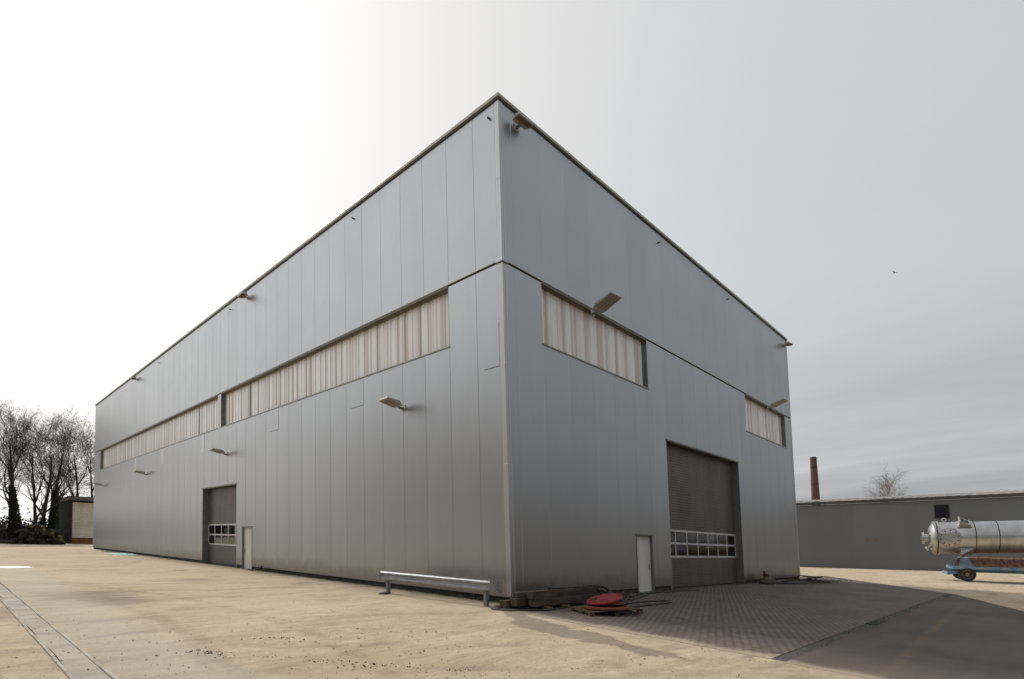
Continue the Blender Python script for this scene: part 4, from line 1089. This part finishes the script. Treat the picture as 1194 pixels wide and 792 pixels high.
def lug(ang, label=None):                        # gusseted support bracket standing off the shell at an angle
    m = MB(); c, s_ = math.cos(ang), math.sin(ang); rad = Vector((0, c, s_)); tan = Vector((0, -s_, c)); X = Vector((1,0,0))
    o_ = rad*(RR+.02)
    m.obox(o_ - X*.30 + rad*.16, (.03,0,0), tan*.30, rad*.36); m.obox(o_ + X*.30 + rad*.02, (.03,0,0), tan*.30, rad*.16)
    m.prism([o_-X*.27+tan*.27-rad*.1, o_+X*.27+tan*.27-rad*.1, o_+X*.27+tan*.27+rad*.12, o_-X*.27+tan*.27+rad*.5], -tan*.05)
    m.prism([o_-X*.27-tan*.27-rad*.1, o_+X*.27-tan*.27-rad*.1, o_+X*.27-tan*.27+rad*.12, o_-X*.27-tan*.27+rad*.5], tan*.05)
    m.obox(o_+rad*.02, (.40,0,0), tan*.36, rad*.02)
    return m.build('bracket', M['bracket'], tk, bevel=.008)
lug(R(-126)); lug(R(126))
m = MB()                                          # saddle carrying the vessel on the deck, beyond the picture
for x in (4.9, 7.6):
    for y in (.35, .75): m.box(x-.1, x+.1, y, y+.15, -1.75, -.85)
build_each(m, 'support_leg', M['galv_dark'], tk)

# ------------------------------------------------------------------ shed at the far left
sh = empty('shed', GP(2.0, 96.5), 'dark green sided shed with cream roller shutter beyond the hall', 'shed'); SO = sh.location.copy()
gB = -0.25; x0, x1, y0, y1 = 2.0, 11.0, 96.5, 115.0
m = MB(); y = y0
while y < y1:                                     # trapezoid sheeting on the long side
    m.box(x0, x0+.12, y, min(y+.28, y1), gB, 6.5); m.box(x0+.04, x0+.12, y+.28, min(y+.40, y1), gB, 6.5); y += .40
m.build('side_wall', M['green_sheet'], sh, site=True, org=SO)
m = MB(); m.box(x0, x0+.35, y0-.02, y0+.2, gB, 6.35); m.build('corner_post', M['maroon'], sh, site=True, org=SO)
m = MB(); m.box(x0+.35, x1, y0+.02, y0+.2, gB, 6.5); m.box(x1-.12, x1, y0, y1, gB, 6.4); m.box(x0, x1, y1-.1, y1, gB, 6.4); m.build('wall', M['green_sheet'], sh, site=True, org=SO)
m = MB(); k = 0; h = .75
while h < 6.25:
    m.prism([(x0+.36, y0+.02, h), (x0+.36, y0-.04, h+.03), (x0+.36, y0-.04, h+.20), (x0+.36, y0+.02, h+.23)], (8.3, 0, 0)); h += .24
m.build('roller_shutter', M['cream_door'], sh, site=True, org=SO)
m = MB(); m.box(x0+.36, x1-.3, y0-.05, y0+.01, gB, .74); m.build('rusty_kick_plate', M['rust'], sh, site=True, org=SO)
m = MB(); m.box(x0-.2, x1+.2, y0-.45, y1+.2, 6.55, 7.05); m.box(x0-.1, x1+.1, y0-.3, y1, 7.05, 7.2); m.build('roof', M['felt'], sh, site=True, org=SO)
for i, (ya, h0, yb, h1, lb) in enumerate(((104, 0, 98.3, 3.0, 'pale pole leaning on the green shed side, the longer one'), (102, -.1, 98, 1.6, 'pale pole leaning on the green shed side, the shorter one'))):
    P0, P1 = S(x0-.9, ya, h0-.2), S(x0-.06, yb, h1); m = MB(); m.tube([P0, P1], .06, 6); tag(m.build('leaning_pole', M['grey_wood'], org=P0), lb, 'pole', 'poles leaning on the shed')

# ------------------------------------------------------------------ bare trees
def grow_tree(base, height, r0, seed, label, forks=3, spread=.55, ivy=0.0, mat='bark', cat='tree', group='bare trees beyond the hall', twigs=1.0, droop=0.0, name='bare_tree', lean=(0,0), low=.22, rmin=.009):
    r_ = random.Random(seed); tr_ = MB(); cr = MB(); spine = []
    def branch(p, d, L, r, lvl):
        n = (8, 7, 5, 4, 3, 2)[lvl]; pts = [p.copy()]; rad = [r]; q = p.copy(); dd = d.copy()
        wig = (.05, .13, .15, .15, .14, .1)[lvl]
        for i in range(n):
            up = (.08, .09, .07, .05, .03, .0)[lvl]
            dd = (dd + Vector((r_.gauss(0, wig), r_.gauss(0, wig), r_.gauss(0, wig)*.6 + up - (droop*.25 if lvl >= 3 else 0)))).normalized()
            q = q + dd*(L/n); pts.append(q.copy()); rad.append(max(r*(1-.8*(i+1)/n), rmin))
        (tr_ if lvl <= 1 else cr).tube(pts, rad, (9, 7, 5, 4, 3, 3)[lvl], cap=lvl < 2)
        if lvl == 0: spine.extend(pts)
        if lvl >= 5: return
        cnt = (forks+4, 6, 5, 4, int(2*twigs), 0)[lvl]
        for k in range(cnt):
            t = (low+(1-low)*(k+r_.random())/cnt) if lvl == 0 else (.18+.82*(k+r_.random())/cnt)
            t = min(t, .985); f = t*n; i = int(f); f -= i
            bp = pts[i].lerp(pts[i+1], f); br = rad[i]+(rad[i+1]-rad[i])*f
            td = (pts[i+1]-pts[i]).normalized(); side = td.orthogonal().normalized()
            side = Matrix.Rotation(r_.uniform(0, 6.283), 3, td) @ side
            ang = r_.uniform(.35, .85)*(spread/.55)
            nd = (td*math.cos(ang)+side*math.sin(ang)).normalized()
            if lvl < 2: nd = (nd+Vector((0,0,.15))).normalized()
            ll = height*(.42, .25, .15, .095, .06)[lvl]*r_.uniform(.65, 1.15)*(1-.42*t if lvl == 0 else 1-.25*t)
            branch(bp, nd, ll, max(br*r_.uniform(.45, .7), rmin*(2.2, 2, 1.8, 1.4, 1)[lvl]), lvl+1)
    branch(Vector((0,0,-.3)), Vector((lean[0], lean[1], 1)).normalized(), height*.78, r0, 0)
    root = empty(name, base, label, cat, group)
    tr_.build('trunk', M['bark'], root, smooth=True); cr.build('crown', M[mat], root)
    if ivy:
        iv = MB(); hmax = height*ivy
        for _ in range(int(2600*ivy/.4)):
            h = hmax*r_.random()**1.25; a = r_.uniform(0, 6.283); rr = (r0*1.05+.35*(1-h/hmax)+.2*abs(r_.gauss(0, .5)))*(1-.45*h/hmax)
            k_ = 0
            while k_ < len(spine)-2 and spine[k_+1].z < h: k_ += 1
            f_ = max(0, min(1, (h-spine[k_].z)/max(.01, spine[k_+1].z-spine[k_].z))); ax_ = spine[k_].lerp(spine[k_+1], f_)
            c = Vector((ax_.x+math.cos(a)*rr, ax_.y+math.sin(a)*rr, h)); s = r_.uniform(.08, .2)
            u = Vector((r_.gauss(0,1), r_.gauss(0,1), r_.gauss(0,1))).normalized(); w = u.orthogonal().normalized()
            iv.add([c-u*s, c+w*s*.6, c+u*s, c-w*s*.6], [(0,1,2,3)])
        iv.build('ivy', M['ivy'], root)
    return root
trees = [  # x, y, height, r, seed, ivy, label
    (-4.6, 89.5, 21.5, .42, 11, .42, 'bare tree with a thick ivy-clad trunk behind the log pile, leftmost in full view'),
    (-2.1, 91.5, 19.0, .34, 23, .22, 'slender bare tree between the two ivy-clad trunks'),
    (-.3, 93.0, 20.5, .40, 31, .45, 'bare tree with ivy-clad trunk standing left of the green shed'),
    (5.2, 112.0, 24.0, .34, 47, 0, 'tall bare tree rising behind the left part of the shed roof'),
    (8.2, 116.0, 24.0, .32, 53, 0, 'tall bare tree rising behind the shed next to the hall'),
    (-9.5, 93.0, 22.0, .46, 67, .35, 'bare tree cut by the left edge of the photo'),
    (-7.2, 101.0, 22.0, .32, 71, .2, 'bare tree in the second row near the left edge'),
    (-1.0, 104.0, 22.0, .30, 83, .15, 'bare tree in the second row behind the ivy trunks'),
    (12.5, 122.0, 23.0, .34, 97, 0, 'bare tree half hidden by the end of the hall'),
    (-13.5, 97.0, 22.0, .4, 101, .3, 'bare tree outside the left edge with branches reaching in')]
for x, y, h, r0, sd, iv, lb in trees:
    h *= .86
    rr = random.Random(sd); grow_tree(GP(x, y), h, r0, sd, lb, ivy=iv, lean=(rr.uniform(-.05, .05), rr.uniform(-.03, .03)))
grow_tree(S(106.4, 8.3, -.5), 14.9, .2, 131, 'small bare birch showing over the low warehouse roof', forks=4, mat='birch_twig', group='bare trees over the warehouse', droop=.5, spread=.36, lean=(.02, -.05), low=.4, twigs=1.0, rmin=.005)
grow_tree(S(120, -31, -.5), 13.0, .25, 137, 'bare bush top peeking over the warehouse roof at the right edge', forks=5, mat='birch_twig', group='bare trees over the warehouse', spread=.6, low=.3, rmin=.005)
# scrub under the trees
m = MB(); r_ = random.Random(3)
for _ in range(22000):
    x = r_.uniform(-26, .4); y = r_.uniform(90.5, 108); top = (3.4+2.6*noise.noise((x*.35, y*.2, 3)))*(1.0 if y > 94 else .6)
    h = abs(r_.gauss(0, .42))*top
    c = GP(x, y, h); L = r_.uniform(.4, 1.5); d = Vector((r_.gauss(0,1), r_.gauss(0,1), r_.gauss(.3,.7))).normalized()*L; e = d.orthogonal().normalized()*r_.uniform(.015, .05)
    m.add([c-d*.5-e, c-d*.5+e, c+d*.5], [(0,1,2)])
    if r_.random() < .75:
        s = r_.uniform(.08, .26); u = Vector((r_.gauss(0,1), r_.gauss(0,1), r_.gauss(0,1))).normalized(); w = u.orthogonal()
        m.add([c-u*s, c+w*s*.7, c+u*s, c-w*s*.7], [(0,1,2,3)])
tag(m.build('undergrowth', M['scrub']), 'dark tangled undergrowth beneath the bare trees', 'undergrowth', kind='stuff')
# unseen dark mass, added to darken low reflections in the cladding
m = MB(); r_ = random.Random(21)
def wood(n, fx, fy, top):  # fills the added out-of-view mass with random dark quads
    for _ in range(n):
        x, y = fx(), fy(); tt = top*(.72+.5*noise.noise((x*.07, y*.07, 8)))
        h = tt*(r_.random()**.8); s = r_.uniform(.35, 1.1); c = S(x, y, h)
        u = Vector((r_.gauss(0,1), r_.gauss(0,1), r_.gauss(0,1.6))).normalized(); w = u.orthogonal().normalized()
        m.add([c-u*s, c+w*s*.45, c+u*s, c-w*s*.45], [(0,1,2,3)])
wood(26000, lambda: r_.uniform(-66, -46), lambda: r_.uniform(-70, 96), 25)
wood(22000, lambda: r_.uniform(-60, 75), lambda: r_.uniform(-70, -50), 21)
tag(m.build('woodland', M['scrub']), 'dark winter woodland around the yard outside the picture', 'woodland', kind='stuff')
# log pile
lgm = MB(); lgm.tube([(0, 0, 0), (0, 1.2, .01), (0, 2.6, -.01), (0, 4.0, 0)], [.24, .25, .235, .22], 12)
lge = MB(); lge.lathe((0, -.004, 0), (0, 1, 0), [(0, .05), (0, .225), (.004, .23)], 12)
lp = empty('log', (0,0,0), 'dark log in the heap under the trees with a brown cut end', 'log', 'dark logs heaped under the trees')
lgm.build('bark', M['log_bark'], lp, smooth='auto'); lge.build('cut_end', M['log_end'], lp)
ly = empty('log', (0,0,0), 'log in the heap under the trees with a yellow painted end', 'log', 'yellow-ended logs heaped under the trees')
a_ = lgm.build('bark', M['log_bark'], ly, smooth='auto'); lge.build('cut_end', M['yellow'], ly)
slots = []
for row, nrow in enumerate((11, 10, 9, 7, 6, 4)):
    for k in range(nrow): slots.append((-5.0+.26*row+k*.51+rnd.uniform(-.05, .05), .23+row*.43+rnd.uniform(-.03, .03)))
yel = {29, 36, 41, 44, 46, 20}
first = {True: True, False: True}
for i, (x, h) in enumerate(slots):
    isy = i in yel; src = ly if isy else lp
    o = src if first[isy] else copy_tree(src); first[isy] = False
    sc_ = rnd.uniform(.75, 1.12); o.scale = (sc_, 1, sc_); o.location = GP(x+rnd.uniform(-.1, .1), 86.5+rnd.uniform(-.9, .6), h); o.rotation_euler = (R(rnd.uniform(-7, 7)), 0, R(rnd.uniform(-22, 22)))

# bird
bd = MB(); bd.tube([(-.14, 0, 0), (-.08, 0, .01), (.02, 0, .01), (.10, 0, .0), (.17, 0, -.01)], [.01, .04, .05, .03, .008], 8)
bd.add([(.05, .02, .02), (-.06, .02, .02), (-.02, .20, .10), (.06, .22, .10), (-.08, .42, .05)], [(0,1,2,3), (3,2,4)])
bd.add([(.05, -.02, .02), (-.06, -.02, .02), (-.02, -.20, .10), (.06, -.22, .10), (-.08, -.42, .05)], [(3,2,1,0), (4,2,3)])
o = bd.build('bird', M['bird'], smooth=False); o.location = (59.1, -2.07, 29.9); o.rotation_euler = (R(10), R(-5), R(60)); tag(o, 'tiny dark bird flying in the grey sky at right', 'bird')

# ------------------------------------------------------------------ sky and sun
AZ, EL = R(88), R(46)
SD = Vector((math.cos(EL)*math.cos(AZ), math.cos(EL)*math.sin(AZ), math.sin(EL)))
wld = bpy.data.worlds.new('World'); scn.world = wld; wld.use_nodes = True
t = NT(wld); bg = t.n['Background']
sky = t.new('ShaderNodeTexSky', sky_type='NISHITA'); sky.sun_disc = False; sky.sun_elevation = EL; sky.sun_rotation = math.atan2(SD.x, SD.y)
sky.air_density = 1.2; sky.dust_density = 4.0; sky.ozone_density = 1.0
g = t.new('ShaderNodeTexCoord').outputs['Generated']
x, y, z = t.xyz(g)
GAZ, GEL = R(112), R(24)
GD = (math.cos(GEL)*math.cos(GAZ), math.cos(GEL)*math.sin(GAZ), math.sin(GEL))
dp = t.new('ShaderNodeVectorMath', operation='DOT_PRODUCT'); t.link(g, dp.inputs[0]); dp.inputs[1].default_value = GD
d = dp.outputs['Value']
dc = t.math('MAXIMUM', d, 0.0)
lum = t.math('ADD', t.math('MULTIPLY_ADD', d, 0.19, 0.66), t.math('MULTIPLY', t.math('POWER', dc, 3.0), 0.54))
zz = t.math('ADD', t.math('MAXIMUM', z, 0.0), 0.10)
cv = t.new('ShaderNodeCombineXYZ'); t.link(t.math('DIVIDE', x, zz), cv.inputs[0]); t.link(t.math('DIVIDE', y, zz), cv.inputs[1])
cl = t.noise(t.mapping(cv.outputs[0], scale=(1.0, 0.35, 1), rot=(0, 0, R(12))), 0.8, 6, 0.55)
cl2 = t.noise(t.mapping(cv.outputs[0], scale=(1, .6, 1), rot=(0, 0, R(-20))), 0.28, 4, 0.5)
lowd = t.ramp(z, 0.42, 0.02)
amp = t.math('MULTIPLY_ADD', lowd, 1.0, 0.20)
var = t.math('ADD', t.math('MULTIPLY', t.math('SUBTRACT', cl, 0.5), amp), t.math('MULTIPLY', t.math('SUBTRACT', cl2, 0.5), 0.26))
side = t.ramp(d, 0.55, -0.1)
lum = t.math('MULTIPLY', lum, t.math('ADD', 1.0, t.math('MULTIPLY', var, t.math('MULTIPLY_ADD', side, 0.8, 0.2))))
lum = t.math('MULTIPLY', lum, t.math('SUBTRACT', 1.0, t.math('MULTIPLY', t.math('MULTIPLY', lowd, side), 0.20)))
tint = t.mix(side, (1.0, 0.99, 0.975, 1), (0.965, 0.985, 1.02, 1))
sc = t.new('ShaderNodeVectorMath', operation='SCALE'); t.link(tint, sc.inputs[0]); t.link(t.math('MULTIPLY', lum, 10.0), sc.inputs['Scale'])
t.link(t.mix(0.90, sky.outputs[0], sc.outputs[0]), bg.inputs[0])
bg.inputs[1].default_value = 0.1
sl = bpy.data.lights.new('sun', 'SUN'); sl.energy = 2.7; sl.angle = R(7); sl.color = (1.0, .955, .88)
so = bpy.data.objects.new('sun', sl); col.objects.link(so); so.rotation_euler = (-SD).to_track_quat('-Z', 'Y').to_euler(); so.location = (0, 30, 40)

# ------------------------------------------------------------------ camera
CP = Vector((-12.261367, -11.846834, 1.646807)); yaw, pit, rol = 0.7630400746719358, 0.0633357702188123, -0.0272919552482072
d = Vector((math.cos(pit)*math.cos(yaw), math.cos(pit)*math.sin(yaw), math.sin(pit))); r_ = Vector((math.sin(yaw), -math.cos(yaw), 0)); u = r_.cross(d)
r2 = r_*math.cos(rol)+u*math.sin(rol); u2 = -r_*math.sin(rol)+u*math.cos(rol)
cam = bpy.data.cameras.new('camera'); co = bpy.data.objects.new('camera', cam); col.objects.link(co)
mm = Matrix((r2, u2, -d)).transposed().to_4x4(); mm.translation = CP; co.matrix_world = mm
cam.sensor_width = 36; cam.lens = 36*643.8326/1194; cam.shift_y = (593.277-396)/1194; cam.clip_end = 2000; cam.clip_start = .05
scn.camera = co
scn.render.engine = 'CYCLES'
scn.render.resolution_x, scn.render.resolution_y = 1024, 679
vs_ = scn.view_settings; vs_.view_transform = 'Standard'; vs_.look = 'None'; vs_.exposure = 0; vs_.gamma = 1; vs_.use_curve_mapping = False
